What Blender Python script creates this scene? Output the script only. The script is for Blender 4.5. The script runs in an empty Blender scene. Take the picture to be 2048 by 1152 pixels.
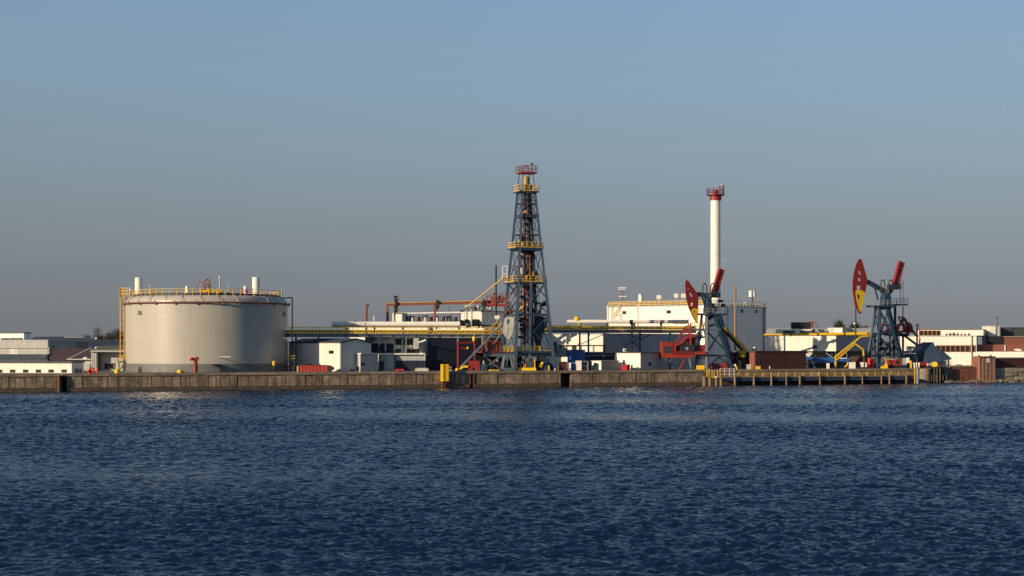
import bpy, math, random
import numpy as np
from mathutils import Vector
from mathutils.geometry import tessellate_polygon
random.seed(7)
R = math.radians
SC = bpy.context.scene
COL = SC.collection
# ------------------------------------------------------------------ camera
F, CX, HY, CZ, GZ = 3200.0, 1024.0, 690.0, 9.3, 3.6      # focal length and horizon in photo pixels, eye and quay heights in metres
cam = bpy.data.objects.new('camera', bpy.data.cameras.new('camera'))
COL.objects.link(cam)
cam.location = (0, 0, CZ); cam.rotation_euler = (R(90), 0, 0)
cam.data.sensor_width = 36; cam.data.lens = 36 * F / 2048
cam.data.shift_y = (HY - 576) / 2048
cam.data.clip_start = 0.5; cam.data.clip_end = 12000
SC.camera = cam
# ------------------------------------------------------------------ sky and sun
SUN_AZ, SUN_EL = 53.0, 17.0                                # degrees left of the line back to the camera, elevation
W = bpy.data.worlds.new('World'); SC.world = W; W.use_nodes = True
nt = W.node_tree; nt.nodes.clear()
sky = nt.nodes.new('ShaderNodeTexSky'); sky.sky_type = 'NISHITA'; sky.sun_disc = False
sky.sun_elevation = R(SUN_EL); sky.sun_rotation = R(180 + SUN_AZ)
sky.altitude = 0; sky.air_density = 1.0; sky.dust_density = 1.0; sky.ozone_density = 1.0
geo = nt.nodes.new('ShaderNodeNewGeometry'); sep = nt.nodes.new('ShaderNodeSeparateXYZ')
neg = nt.nodes.new('ShaderNodeMath'); neg.operation = 'ABSOLUTE'
ramp = nt.nodes.new('ShaderNodeValToRGB')                  # a haze layer: even all round the horizon, thinning with height
mul = nt.nodes.new('ShaderNodeMix'); mul.data_type = 'RGBA'; mul.blend_type = 'MULTIPLY'; mul.inputs[0].default_value = 1
bg = nt.nodes.new('ShaderNodeBackground'); bg.inputs[1].default_value = 0.105
wo = nt.nodes.new('ShaderNodeOutputWorld')
L = nt.links.new
L(geo.outputs['Incoming'], sep.inputs[0]); L(sep.outputs[2], neg.inputs[0]); L(neg.outputs[0], ramp.inputs[0])
L(sky.outputs[0], mul.inputs[6]); L(ramp.outputs[0], mul.inputs[7]); L(mul.outputs[2], bg.inputs[0])
hz = nt.nodes.new('ShaderNodeValToRGB'); bg2 = nt.nodes.new('ShaderNodeBackground'); mxs = nt.nodes.new('ShaderNodeMixShader'); mxs.inputs[0].default_value = 0.45   # scattered light in the haze, the same in every direction
L(neg.outputs[0], hz.inputs[0]); L(hz.outputs[0], bg2.inputs[0]); L(bg.outputs[0], mxs.inputs[1]); L(bg2.outputs[0], mxs.inputs[2]); L(mxs.outputs[0], wo.inputs[0])
HAZE_RAMP = [(0.0000, (0.177, 0.189, 0.202)), (0.0141, (0.186, 0.199, 0.216)), (0.0406, (0.206, 0.230, 0.248)), (0.0779, (0.226, 0.275, 0.308)), (0.1210, (0.237, 0.317, 0.381)), (0.1634, (0.230, 0.339, 0.441)), (0.2079, (0.212, 0.334, 0.473)), (0.4000, (0.137, 0.256, 0.436)), (1.0000, (0.057, 0.137, 0.308))]
e = hz.color_ramp.elements
while len(e) < len(HAZE_RAMP): e.new(0.5)
for el, (p, c) in zip(e, HAZE_RAMP): el.position = p; el.color = (*c, 1)
SKY_RAMP = [(0.0000, (0.523, 0.605, 0.983)), (0.0141, (0.418, 0.483, 0.822)), (0.0406, (0.367, 0.398, 0.616)), (0.0779, (0.444, 0.446, 0.567)), (0.1210, (0.565, 0.565, 0.643)), (0.1634, (0.663, 0.686, 0.755)), (0.2079, (0.760, 0.796, 0.869)), (.40, (.64, .73, .86)), (1.0, (.56, .64, .77))]
e = ramp.color_ramp.elements
while len(e) < len(SKY_RAMP): e.new(0.5)
for el, (p, c) in zip(e, SKY_RAMP): el.position = p; el.color = (*c, 1)
sl = bpy.data.lights.new('sun', 'SUN'); sl.energy = 5.0; sl.angle = R(0.53); sl.color = (1.0, 0.80, 0.55)
so = bpy.data.objects.new('sun', sl); COL.objects.link(so); so.location = (-300, -100, 200)
sd = Vector((-math.sin(R(SUN_AZ)) * math.cos(R(SUN_EL)), -math.cos(R(SUN_AZ)) * math.cos(R(SUN_EL)), math.sin(R(SUN_EL))))
so.rotation_euler = (-sd).to_track_quat('-Z', 'Y').to_euler()
SC.view_settings.view_transform = 'Standard'; SC.view_settings.look = 'None'
SC.view_settings.exposure = 0.19; SC.view_settings.gamma = 1.0; SC.view_settings.use_curve_mapping = False
SC.render.engine = 'CYCLES'; SC.cycles.use_denoising = True; SC.cycles.sample_clamp_direct = 4.0; SC.cycles.caustics_reflective = False; SC.cycles.caustics_refractive = False; SC.cycles.max_bounces = 6

# ------------------------------------------------------------------ helpers
def yq(px): return 29760.0 / (94.9 - 0.0102 * px)           # distance of the quay edge along a view direction
def P(px, py, Y): return Vector(((px - CX) * Y / F, Y, CZ + (HY - py) * Y / F))
def G(px, v=0.0, z=GZ): Y = yq(px) + v; return Vector(((px - CX) * Y / F, Y, z))
def K(Y): return Y / F                                      # metres for a photo pixel at that distance
QA = math.degrees(math.atan2(402.0 - 313.6, 128.6 + 100.4)) # bearing of the quay

class Pln:
    """a vertical plane through a ground point, running at deg to the picture plane"""
    def __init__(s, px, Y, deg=0.0, v=None):
        if v is not None: Y = yq(px) + v
        a = R(deg); s.A = Vector(((px - CX) * Y / F, Y)); s.u = Vector((math.cos(a), math.sin(a))); s.n = Vector((math.sin(a), -math.cos(a)))
    def s(s, px, off=0.0):
        A = s.A + s.n * off; t = (px - CX) / F
        return (t * A.y - A.x) / (s.u.x - t * s.u.y)
    def S(s, d, z, off=0.0):
        p = s.A + s.n * off + s.u * d; return Vector((p.x, p.y, z))
    def z(s, px, py, off=0.0):
        Y = (s.A + s.n * off + s.u * s.s(px, off)).y; return CZ + (HY - py) * Y / F
    def at(s, px, py, off=0.0): return s.S(s.s(px, off), s.z(px, py, off), off)
    def az(s, px, z, off=0.0): return s.S(s.s(px, off), z, off)
    def Y(s, px): return (s.A + s.u * s.s(px)).y

class MB:
    def __init__(s): s.v = []; s.f = []; s.sm = []
    def _add(s, vs, fs, smooth=False):
        b = len(s.v); s.v += [Vector(v) for v in vs]
        for f in fs: s.f.append([b + i for i in f]); s.sm.append(smooth)
        return s
    def hexa(s, a):                                         # 8 corners: bottom ring 0-3, top ring 4-7
        return s._add(a, [(3, 2, 1, 0), (4, 5, 6, 7), (0, 1, 5, 4), (1, 2, 6, 5), (2, 3, 7, 6), (3, 0, 4, 7)])
    def box(s, c, sx, sy, sz, deg=0.0):                     # centre of the base, sizes
        u = Vector((math.cos(R(deg)), math.sin(R(deg)), 0)) * sx / 2; w = Vector((-math.sin(R(deg)), math.cos(R(deg)), 0)) * sy / 2
        c = Vector(c); h = Vector((0, 0, sz)); q = [c - u - w, c + u - w, c + u + w, c - u + w]
        return s.hexa(q + [p + h for p in q])
    def pb(s, x0, x1, y0, y1, Y, d):                        # a box seen front on: photo pixels x0..x1, top y0, bottom y1
        a = P(x0, y1, Y); b = P(x1, y0, Y); q = [Vector((a.x, Y, a.z)), Vector((b.x, Y, a.z)), Vector((b.x, Y + d, a.z)), Vector((a.x, Y + d, a.z))]
        return s.hexa(q + [Vector((p.x, p.y, b.z)) for p in q])
    def slab(s, pl, x0, x1, y0, y1, o0, o1):                # a box on a plane, from offset o0 (back) to o1 (front)
        m = (x0 + x1) / 2; return s.slz(pl, pl.s(x0, o1), pl.s(x1, o1), pl.z(m, y1), pl.z(m, y0), o0, o1)
    def slz(s, pl, a, b, z0, z1, o0, o1):
        q = [pl.S(a, z0, o1), pl.S(b, z0, o1), pl.S(b, z0, o0), pl.S(a, z0, o0)]
        return s.hexa(q + [Vector((p.x, p.y, z1)) for p in q])
    def bar(s, a, b, w, h=None, up=(0, 0, 1)):
        a = Vector(a); b = Vector(b); h = h or w; d = (b - a)
        if d.length < 1e-6: return s
        d.normalize(); up = Vector(up)
        if abs(d.dot(up)) > 0.97: up = Vector((0, 1, 0))
        x = d.cross(up).normalized() * w / 2; y = x.cross(d).normalized() * h / 2
        q = [-x - y, x - y, x + y, -x + y]
        return s.hexa([a + p for p in q] + [b + p for p in q])
    def tube(s, a, b, r, n=8, r2=None, caps=True):
        a = Vector(a); b = Vector(b); r2 = r if r2 is None else r2; d = (b - a)
        if d.length < 1e-6: return s
        d.normalize(); up = Vector((0, 0, 1)) if abs(d.z) < 0.97 else Vector((0, 1, 0))
        x = d.cross(up).normalized(); y = d.cross(x)
        c = [x * math.cos(2 * math.pi * i / n) + y * math.sin(2 * math.pi * i / n) for i in range(n)]
        vs = [a + p * r for p in c] + [b + p * r2 for p in c]
        s._add(vs, [(i, (i + 1) % n, n + (i + 1) % n, n + i) for i in range(n)], n >= 8)
        if caps: s._add(vs, [tuple(range(n))[::-1], tuple(range(n, 2 * n))])
        return s
    def path(s, pts, r, n=8):
        for a, b in zip(pts[:-1], pts[1:]):
            s.tube(a, b, r, n)
        if n >= 6:
            for p in pts[1:-1]: s.ball(p, r * 1.04, n, 4)
        return s
    def ball(s, c, r, n=8, m=6, sz=1.0):
        c = Vector(c); vs = []; fs = []
        for j in range(m + 1):
            t = math.pi * j / m
            for i in range(n):
                p = 2 * math.pi * i / n; vs.append(c + Vector((r * math.sin(t) * math.cos(p), r * math.sin(t) * math.sin(p), r * sz * math.cos(t))))
        for j in range(m):
            for i in range(n): fs.append((j * n + i, (j + 1) * n + i, (j + 1) * n + (i + 1) % n, j * n + (i + 1) % n))
        return s._add(vs, fs, True)
    def lathe(s, c, prof, n=24, smooth=True, a0=0.0, a1=360.0):
        c = Vector(c); full = abs(a1 - a0 - 360) < 1e-6; k = n if full else n + 1
        for (r0, z0), (r1, z1) in zip(prof[:-1], prof[1:]):
            vs = []
            for r, z in ((r0, z0), (r1, z1)):
                for i in range(k):
                    t = R(a0 + (a1 - a0) * i / n); vs.append(c + Vector((r * math.cos(t), r * math.sin(t), z)))
            s._add(vs, [(i, (i + 1) % k, k + (i + 1) % k, k + i) for i in range(n)], smooth)
        return s
    def prism(s, pts, vec):
        n = len(pts); pts = [Vector(p) for p in pts]; vec = Vector(vec); tri = tessellate_polygon([pts])
        s._add(pts, [t for t in tri]); s._add([p + vec for p in pts], [t[::-1] for t in tri])
        return s._add(pts + [p + vec for p in pts], [(i, n + i, n + (i + 1) % n, (i + 1) % n) for i in range(n)])
    def holed(s, outer, holes, vec):                        # a plate with holes
        vec = Vector(vec); loops = [[Vector(p) for p in l] for l in [outer] + holes]
        tri = tessellate_polygon(loops); al = [p for l in loops for p in l]
        s._add(al, tri); s._add([p + vec for p in al], [t[::-1] for t in tri])
        for l in loops:
            n = len(l); s._add(l + [p + vec for p in l], [(i, n + i, n + (i + 1) % n, (i + 1) % n) for i in range(n)])
        return s
    def rail(s, pts, h=1.1, step=1.5, r=0.04, mids=1, toe=False):
        for a, b in zip(pts[:-1], pts[1:]):
            a = Vector(a); b = Vector(b); ln = (b - a).length; n = max(1, round(ln / step)); H = Vector((0, 0, h))
            for i in range(n + 1):
                p = a.lerp(b, i / n); s.bar(p, p + H, r * 2)
            for k in range(mids + 1):
                f = (k + 1) / (mids + 1); s.bar(a + H * f, b + H * f, r * 2)
            if toe: s.bar(a + Vector((0, 0, .1)), b + Vector((0, 0, .1)), 0.03, 0.2)
        return s
    def xbr(s, a, b, c, d, w):                              # X bracing in a quad a-b (bottom) c-d (top)
        return s.bar(a, d, w).bar(b, c, w)
    def build(s, name, mat, parent=None, base=None):
        root = parent
        while root is not None and root.parent is not None: root = root.parent
        if root is not None: o0 = Vector(root['_loc'])
        else:
            o0 = Vector(base) if base is not None else Vector((sum(v.x for v in s.v) / len(s.v), sum(v.y for v in s.v) / len(s.v), min(v.z for v in s.v)))
        me = bpy.data.meshes.new(name); me.from_pydata([v - o0 for v in s.v], [], s.f)
        me.polygons.foreach_set('use_smooth', s.sm)
        uv = me.uv_layers.new(name='UVMap'); me.update()
        dat = np.zeros(len(me.loops) * 2, dtype=np.float32)
        for p in me.polygons:
            n = p.normal
            if abs(n.z) < 0.75:
                l = math.hypot(n.x, n.y) or 1; tx, ty = -n.y / l, n.x / l
                for li in p.loop_indices:
                    v = s.v[me.loops[li].vertex_index]; dat[2 * li] = v.x * tx + v.y * ty; dat[2 * li + 1] = v.z
            else:
                for li in p.loop_indices:
                    v = s.v[me.loops[li].vertex_index]; dat[2 * li] = v.x; dat[2 * li + 1] = v.y
        uv.data.foreach_set('uv', dat)
        me.materials.append(mat)
        o = bpy.data.objects.new(name, me); COL.objects.link(o)
        if parent is not None: o.parent = parent
        else: o.location = o0; o['_loc'] = tuple(o0)
        return o

def tag(o, label=None, cat=None, group=None, kind=None):
    if label: o['label'] = label
    if cat: o['category'] = cat
    if group: o['group'] = group
    if kind: o['kind'] = kind
    return o
def T(name, label, cat, loc, group=None):
    o = bpy.data.objects.new(name, None); COL.objects.link(o); o.empty_display_size = 0.5
    o.location = loc; o['_loc'] = tuple(loc); return tag(o, label, cat, group)

# ------------------------------------------------------------------ materials
MATS = {}
def mat(name, col, rough=0.6, var=0.22, sc=0.6, streak=0.0, metal=0.0, rib=0.0, ribd=0.03, coord='Object', dirt=None, dirtamt=0.0, rnd=0.0, spec=0.5, bump=0.0):
    if name in MATS: return MATS[name]
    m = bpy.data.materials.new(name); MATS[name] = m; m.use_nodes = True
    t = m.node_tree; N = t.nodes; l = t.links.new; b = N['Principled BSDF']
    b.inputs['Roughness'].default_value = rough; b.inputs['Metallic'].default_value = metal; b.inputs['Specular IOR Level'].default_value = spec
    tc = N.new('ShaderNodeTexCoord'); src = tc.outputs['UV' if coord == 'UV' else 'Object']
    n1 = N.new('ShaderNodeTexNoise'); n1.inputs['Scale'].default_value = sc; n1.inputs['Detail'].default_value = 5; n1.inputs['Roughness'].default_value = 0.65
    l(src, n1.inputs['Vector'])
    r1 = N.new('ShaderNodeMapRange'); r1.inputs[1].default_value = 0.3; r1.inputs[2].default_value = 0.72
    r1.inputs[3].default_value = 1 - var; r1.inputs[4].default_value = 1 + var * 0.5; l(n1.outputs['Fac'], r1.inputs[0])
    fac = r1.outputs[0]
    def mulv(a, bb):
        q = N.new('ShaderNodeMath'); q.operation = 'MULTIPLY'; l(a, q.inputs[0]); l(bb, q.inputs[1]); return q.outputs[0]
    if streak:
        mp = N.new('ShaderNodeMapping'); mp.inputs['Scale'].default_value = (1.6, 1.6, 0.09) if coord != 'UV' else (1.6, 0.09, 1)
        l(src, mp.inputs[0]); n2 = N.new('ShaderNodeTexNoise'); n2.inputs['Scale'].default_value = 1.3; n2.inputs['Detail'].default_value = 4; l(mp.outputs[0], n2.inputs['Vector'])
        r2 = N.new('ShaderNodeMapRange'); r2.inputs[1].default_value = 0.35; r2.inputs[2].default_value = 0.65; r2.inputs[3].default_value = 1 - streak; r2.inputs[4].default_value = 1.0
        l(n2.outputs['Fac'], r2.inputs[0]); fac = mulv(fac, r2.outputs[0])
    if rnd:
        oi = N.new('ShaderNodeObjectInfo'); r3 = N.new('ShaderNodeMapRange'); r3.inputs[3].default_value = 1 - rnd; r3.inputs[4].default_value = 1 + rnd * 0.6
        l(oi.outputs['Random'], r3.inputs[0]); fac = mulv(fac, r3.outputs[0])
    mx = N.new('ShaderNodeMix'); mx.data_type = 'RGBA'; mx.blend_type = 'MULTIPLY'; mx.inputs[0].default_value = 1
    mx.inputs[6].default_value = (*col, 1); l(fac, mx.inputs[7]); out = mx.outputs[2]
    if dirt:
        n4 = N.new('ShaderNodeTexNoise'); n4.inputs['Scale'].default_value = sc * 2.3; n4.inputs['Detail'].default_value = 6; l(src, n4.inputs['Vector'])
        r4 = N.new('ShaderNodeMapRange'); r4.inputs[1].default_value = 0.52; r4.inputs[2].default_value = 0.70; r4.inputs[4].default_value = dirtamt; l(n4.outputs['Fac'], r4.inputs[0])
        m2 = N.new('ShaderNodeMix'); m2.data_type = 'RGBA'; l(r4.outputs[0], m2.inputs[0]); l(out, m2.inputs[6]); m2.inputs[7].default_value = (*dirt, 1); out = m2.outputs[2]
    l(out, b.inputs['Base Color'])
    if rib or bump:
        bp = N.new('ShaderNodeBump'); bp.inputs['Strength'].default_value = 1.0
        if rib:
            sx = N.new('ShaderNodeSeparateXYZ'); l(tc.outputs['UV'], sx.inputs[0])
            q = N.new('ShaderNodeMath'); q.operation = 'MULTIPLY'; q.inputs[1].default_value = 2 * math.pi / rib; l(sx.outputs[0], q.inputs[0])
            sn = N.new('ShaderNodeMath'); sn.operation = 'SINE'; l(q.outputs[0], sn.inputs[0]); l(sn.outputs[0], bp.inputs['Height']); bp.inputs['Distance'].default_value = ribd
        else:
            l(n1.outputs['Fac'], bp.inputs['Height']); bp.inputs['Distance'].default_value = bump
        l(bp.outputs[0], b.inputs['Normal'])
    return m
WHITE = mat('white_cladding', (.76, .71, .61), .5, .07, .25, streak=.10, rib=.33, ribd=.02, dirt=(.45, .36, .26), dirtamt=.12)
WPLAIN = mat('white_paint', (.78, .74, .65), .45, .07, .4, streak=.08, dirt=(.45, .36, .26), dirtamt=.12)
GREYW = mat('grey_cladding', (.36, .37, .36), .5, .14, .3, streak=.15, rib=.4, ribd=.03)
PALEG = mat('pale_grey_paint', (.48, .47, .42), .5, .12, .4, streak=.12)
TANKW = mat('tank_paint', (.42, .395, .345), .33, .08, .08, streak=.08, dirt=(.34, .27, .20), dirtamt=.12)
TANKD = mat('tank_base_paint', (.13, .132, .13), .55, .2, .4, dirt=(.4, .33, .22), dirtamt=.2)
STEEL = mat('blue_grey_steel_paint', (.024, .055, .098), .5, .25, .5, dirt=(.16, .08, .045), dirtamt=.35)
STEELL = mat('pale_steel_paint', (.17, .205, .23), .5, .2, .5, dirt=(.2, .11, .06), dirtamt=.3)
YEL = mat('yellow_paint', (.72, .44, .03), .55, .25, .8, dirt=(.25, .12, .04), dirtamt=.4)
YELB = mat('bright_yellow_paint', (.82, .50, .012), .5, .2, .8, dirt=(.3, .15, .04), dirtamt=.35)
RED = mat('red_paint', (.25, .020, .016), .5, .2, .8, dirt=(.15, .03, .02), dirtamt=.4)
REDB = mat('bright_red_paint', (.68, .02, .018), .45, .15, 1.0)
ORED = mat('orange_red_paint', (.31, .032, .015), .5, .25, .8, dirt=(.2, .05, .03), dirtamt=.4)
DKRED = mat('dark_red_paint', (.085, .026, .020), .65, .25, .5, rib=.45, ribd=.015, streak=.2)
RUST = mat('rusty_steel', (.105, .042, .024), .75, .4, 1.2, dirt=(.19, .075, .03), dirtamt=.5)
RUSTP = mat('rust_red_pipe', (.21, .062, .038), .6, .25, .8, dirt=(.15, .05, .03), dirtamt=.5)
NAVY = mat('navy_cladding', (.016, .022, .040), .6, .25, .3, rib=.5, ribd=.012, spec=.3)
SHADEG = mat('shade_grey_cladding', (.42, .43, .43), .6, .15, .3, streak=.12, rib=.4, ribd=.015)  # grey cladding; on shed end walls this darker colour paints in their shade
BLUE = mat('blue_paint', (.018, .085, .30), .45, .2, .5, rib=.55, ribd=.05)
BLUEP = mat('blue_tarpaulin', (.02, .11, .36), .5, .25, .8)
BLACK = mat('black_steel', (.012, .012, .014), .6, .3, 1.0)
DARK = mat('dark_grey_steel', (.04, .042, .048), .6, .3, .8)
ROOF = mat('dark_roofing', (.040, .050, .070), .7, .2, .5)
ROOFB = mat('brown_roofing', (.075, .038, .032), .8, .25, .8, rib=.5, ribd=.03)
OLIVE = mat('olive_roofing', (.10, .095, .05), .8, .3, .6)
GLASS = mat('dark_glass', (.012, .014, .016), .08, .1, .5)
GLASSB = mat('brown_glass', (.035, .018, .012), .12, .3, .4)
CONC = mat('quay_concrete', (.37, .275, .185), .85, .60, .7, streak=.48, rnd=.28, dirt=(.10, .075, .05), dirtamt=.75, bump=.05)
COPE = mat('coping_concrete', (.26, .20, .145), .85, .4, .8, rnd=.2, dirt=(.10, .08, .06), dirtamt=.6)
WET = mat('wet_concrete', (.11, .078, .048), .6, .4, .8, dirt=(.03, .03, .02), dirtamt=.7, bump=.05)
GRND = mat('quay_ground', (.17, .15, .125), .9, .3, .15, dirt=(.09, .08, .07), dirtamt=.5)
TIMB = mat('weathered_timber', (.30, .22, .12), .8, .4, 1.5, streak=.4, dirt=(.08, .055, .03), dirtamt=.6)
BRICK = mat('red_brick', (.24, .085, .055), .85, .3, 1.5, coord='UV', rnd=.2, dirt=(.12, .05, .04), dirtamt=.5, bump=.03)
STONE = mat('pale_stone', (.34, .29, .22), .85, .45, 1.0, rnd=.3, dirt=(.13, .10, .07), dirtamt=.8, bump=.08)
MARK = mat('black_marking', (.01, .01, .01), .6, .1, 1)
GALV = mat('galvanised_steel', (.38, .39, .40), .45, .2, .8, metal=.3)

# ------------------------------------------------------------------ building helpers
def win(par, pl, x0, x1, y0, y1, n=1, fm=None, gm=None, name='window', off=0.06):
    fm = fm or DARK; gm = gm or GLASS
    m = (x0 + x1) / 2; a, b = pl.s(x0, off), pl.s(x1, off); z0, z1 = pl.z(m, y1), pl.z(m, y0)
    f = MB(); w = 0.09
    f.slz(pl, a, b, z0, z0 + w, off - .1, off + .06); f.slz(pl, a, b, z1 - w, z1, off - .1, off + .06)
    for i in range(n + 1):
        c = a + (b - a) * i / n; c = min(max(c, a + w / 2), b - w / 2); f.slz(pl, c - w / 2, c + w / 2, z0 + w, z1 - w, off - .1, off + .06)
    fo = f.build(name, fm, par)
    for i in range(n):
        c0, c1 = a + (b - a) * i / n, a + (b - a) * (i + 1) / n
        MB().slz(pl, c0 + w * .6, c1 - w * .6, z0 + w * 1.05, z1 - w * 1.05, off - .05, off + .02).build('pane', gm, fo)
    return fo
def panels(par, pl, s0, s1, z0, z1, w, m, th=0.05, gap=0.025, rows=1, name='panel'):
    n = max(1, round((s1 - s0) / w)); st = (s1 - s0) / n; hh = (z1 - z0) / rows
    for r in range(rows):
        for i in range(n):
            d = random.uniform(-.008, .008)
            MB().slz(pl, s0 + i * st + gap / 2, s0 + (i + 1) * st - gap / 2, z0 + r * hh + gap / 2, z0 + (r + 1) * hh - gap / 2, 0.002, th + d).build(name, m, par)
def cbox(name, label, cat, pL, pC, pR, Y, al, yT, m, roof=None, z0=GZ, pw=2.4, rise=0.0, ms=None, group=None, over=.18, rows=1, panel=True, rt=.22):
    """a rectangular building seen on its near corner pC: left face to pL, right face to pR; rise > 0 gives a gable towards the right face"""
    fl = Pln(pC, Y, -al); fr = Pln(pC, Y, 90 - al); ms = ms or m
    a = fl.s(pL); b = fr.s(pR); zT = CZ + (HY - yT) * Y / F
    C = fl.S(0, z0); root = T(name, label, cat, C, group)
    Lp = fl.S(a, z0); Rp = fr.S(b, z0); D = Lp + Rp - C
    h = Vector((0, 0, zT - z0))
    core = MB().hexa([Lp, C, Rp, D] + [p + h for p in (Lp, C, Rp, D)])
    if rise:
        up = Vector((0, 0, rise)); rl = (Lp + D) / 2 + h; rr = (C + Rp) / 2 + h
        core._add([Lp + h, D + h, rl + up], [(0, 2, 1)]); core._add([C + h, Rp + h, rr + up], [(0, 1, 2)])
    core.build('wall', m, root)
    if panel:
        panels(root, fl, a, -.03, z0 + .02, zT - .03, pw, m, rows=rows)
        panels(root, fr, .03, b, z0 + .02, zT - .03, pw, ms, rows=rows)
    ue = fl.u * over; ve = fr.u * over; U = Vector((ue.x, ue.y, 0)); V = Vector((ve.x, ve.y, 0))
    if rise:
        e1 = (C + h - V + U * 1.5, Lp + h - V - U); e2 = (Rp + h + V + U * 1.5, D + h + V - U); rg = (rr + up + U * 1.5, rl + up - U)
        t = Vector((0, 0, rt)); dz = Vector((0, 0, .06 - rise * over / b))
        for e_ in (e1, e2):
            q = [e_[0] + dz, e_[1] + dz, rg[1] + Vector((0, 0, .06)), rg[0] + Vector((0, 0, .06))]
            MB().hexa(q + [p + t for p in q]).build('roof_slope', roof or ROOF, root)
    else:
        q = [Lp - U - V, C + U - V, Rp + U + V, D - U + V]; q = [p + h + Vector((0, 0, .004)) for p in q]
        MB().hexa(q + [p + Vector((0, 0, rt)) for p in q]).build('roof', roof or ROOF, root)
    return root, fl, fr, zT, a, b
def simple(name, label, cat, m, mb, group=None):
    o = mb.build(name, m); return tag(o, label, cat, group)

# ================================================================== SETTING
def make_water():
    rng = np.random.default_rng(3); n = 106
    lam = np.exp(rng.uniform(math.log(0.28), math.log(1.7), n)); lam[-16:] = rng.uniform(2.4, 7.0, 16); k = 2 * math.pi / lam
    th = rng.normal(R(-96), R(32), n); amp = WAVE * lam ** 0.85 * rng.uniform(.4, 1.2, n); amp[-16:] = .0026 * lam[-16:]; ph = rng.uniform(0, 6.28, n)
    def H(x, y):
        z = np.zeros_like(x)
        gust = 0.84 + .30 * np.sin(x * .021 + y * .034 + 1.0) * np.sin(x * .013 - y * .05 + 2.2) + .2 * np.sin(y * .11 + x * .03)
        lane = np.exp(-((y - 217 - (x + 69) * .327) / 1.6) ** 2) * (x < 5) + .8 * np.exp(-((y - 196 + (x - 60) * .12) / 2.2) ** 2) * (x > 10) + .6 * np.exp(-((y - 262 - x * .2) / 5) ** 2)
        gust = gust * (1 - .6 * np.clip(lane, 0, 1))
        for i in range(n):
            p = k[i] * (math.cos(th[i]) * x + math.sin(th[i]) * y) + ph[i]
            z += amp[i] * (np.sin(p) - .28 * np.cos(2 * p))
        return z * gust
    V = []; Fa = []; base = 0
    for (y0, y1, hw, st) in ((52, 110, 44, .12), (110, 200, 78, .19), (200, 300, 108, .32), (300, 425, 160, .5)):
        xs = np.arange(-hw, hw + st, st); ys = np.arange(y0, y1 + st, st); X, Y = np.meshgrid(xs, ys)
        Z = H(X, Y); V.append(np.stack([X, Y, Z], -1).reshape(-1, 3)); nx, ny = len(xs), len(ys)
        i = (np.arange(ny - 1)[:, None] * nx + np.arange(nx - 1)[None, :]).ravel() + base
        Fa.append(np.stack([i, i + 1, i + nx + 1, i + nx], -1)); base += nx * ny
    V.append(np.array([[-5000, -300, -.62], [5000, -300, -.62], [5000, 7000, -.62], [-5000, 7000, -.62]], float)); Fa.append(np.array([[base, base + 1, base + 2, base + 3]]))
    V = np.concatenate(V).astype(np.float32); Fa = np.concatenate(Fa).astype(np.int32)
    me = bpy.data.meshes.new('water'); me.vertices.add(len(V)); me.vertices.foreach_set('co', V.ravel())
    me.loops.add(Fa.size); me.loops.foreach_set('vertex_index', Fa.ravel()); me.polygons.add(len(Fa))
    me.polygons.foreach_set('loop_start', np.arange(len(Fa), dtype=np.int32) * 4); me.polygons.foreach_set('loop_total', np.full(len(Fa), 4, np.int32))
    me.polygons.foreach_set('use_smooth', np.ones(len(Fa), bool)); me.update(calc_edges=True)
    m = bpy.data.materials.new('river_water'); m.use_nodes = True; N = m.node_tree.nodes; l = m.node_tree.links.new; b = N['Principled BSDF']
    b.inputs['Base Color'].default_value = (.0028, .0115, .034, 1); b.inputs['Roughness'].default_value = .06; b.inputs['IOR'].default_value = 1.333
    tc = N.new('ShaderNodeTexCoord'); mp = N.new('ShaderNodeMapping'); mp.inputs['Scale'].default_value = (.5, 1.3, 1); l(tc.outputs['Object'], mp.inputs[0])
    hs = None
    for s, d in ((7.0, .06), (17.0, .03), (2.6, .03)):
        t = N.new('ShaderNodeTexNoise'); t.inputs['Scale'].default_value = s; t.inputs['Detail'].default_value = 3; l(mp.outputs[0], t.inputs['Vector'])
        bp = N.new('ShaderNodeBump'); bp.inputs['Distance'].default_value = d; l(t.outputs['Fac'], bp.inputs['Height'])
        if hs: l(hs, bp.inputs['Normal'])
        hs = bp.outputs[0]
    l(hs, b.inputs['Normal'])
    me.materials.append(m); o = bpy.data.objects.new('water', me); COL.objects.link(o); o['kind'] = 'structure'
WAVE = 0.0118
make_water()

Q = Pln(0, yq(0), QA)                                        # the quay face
qs = lambda px: Q.s(px)
S0, S1 = qs(-60), qs(1902)
# ground: one sheet from just behind the coping to the horizon
g = MB(); a, b = Q.S(-700, GZ, -.7), Q.S(900, GZ, -.7)
g._add([a, b, Vector((6000, 2600, GZ)), Vector((6000, 9000, GZ)), Vector((-6000, 9000, GZ)), Vector((-6000, 300, GZ))], [(0, 1, 2, 3, 4, 5)])
tag(g.build('ground', GRND), kind='structure')

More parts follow.
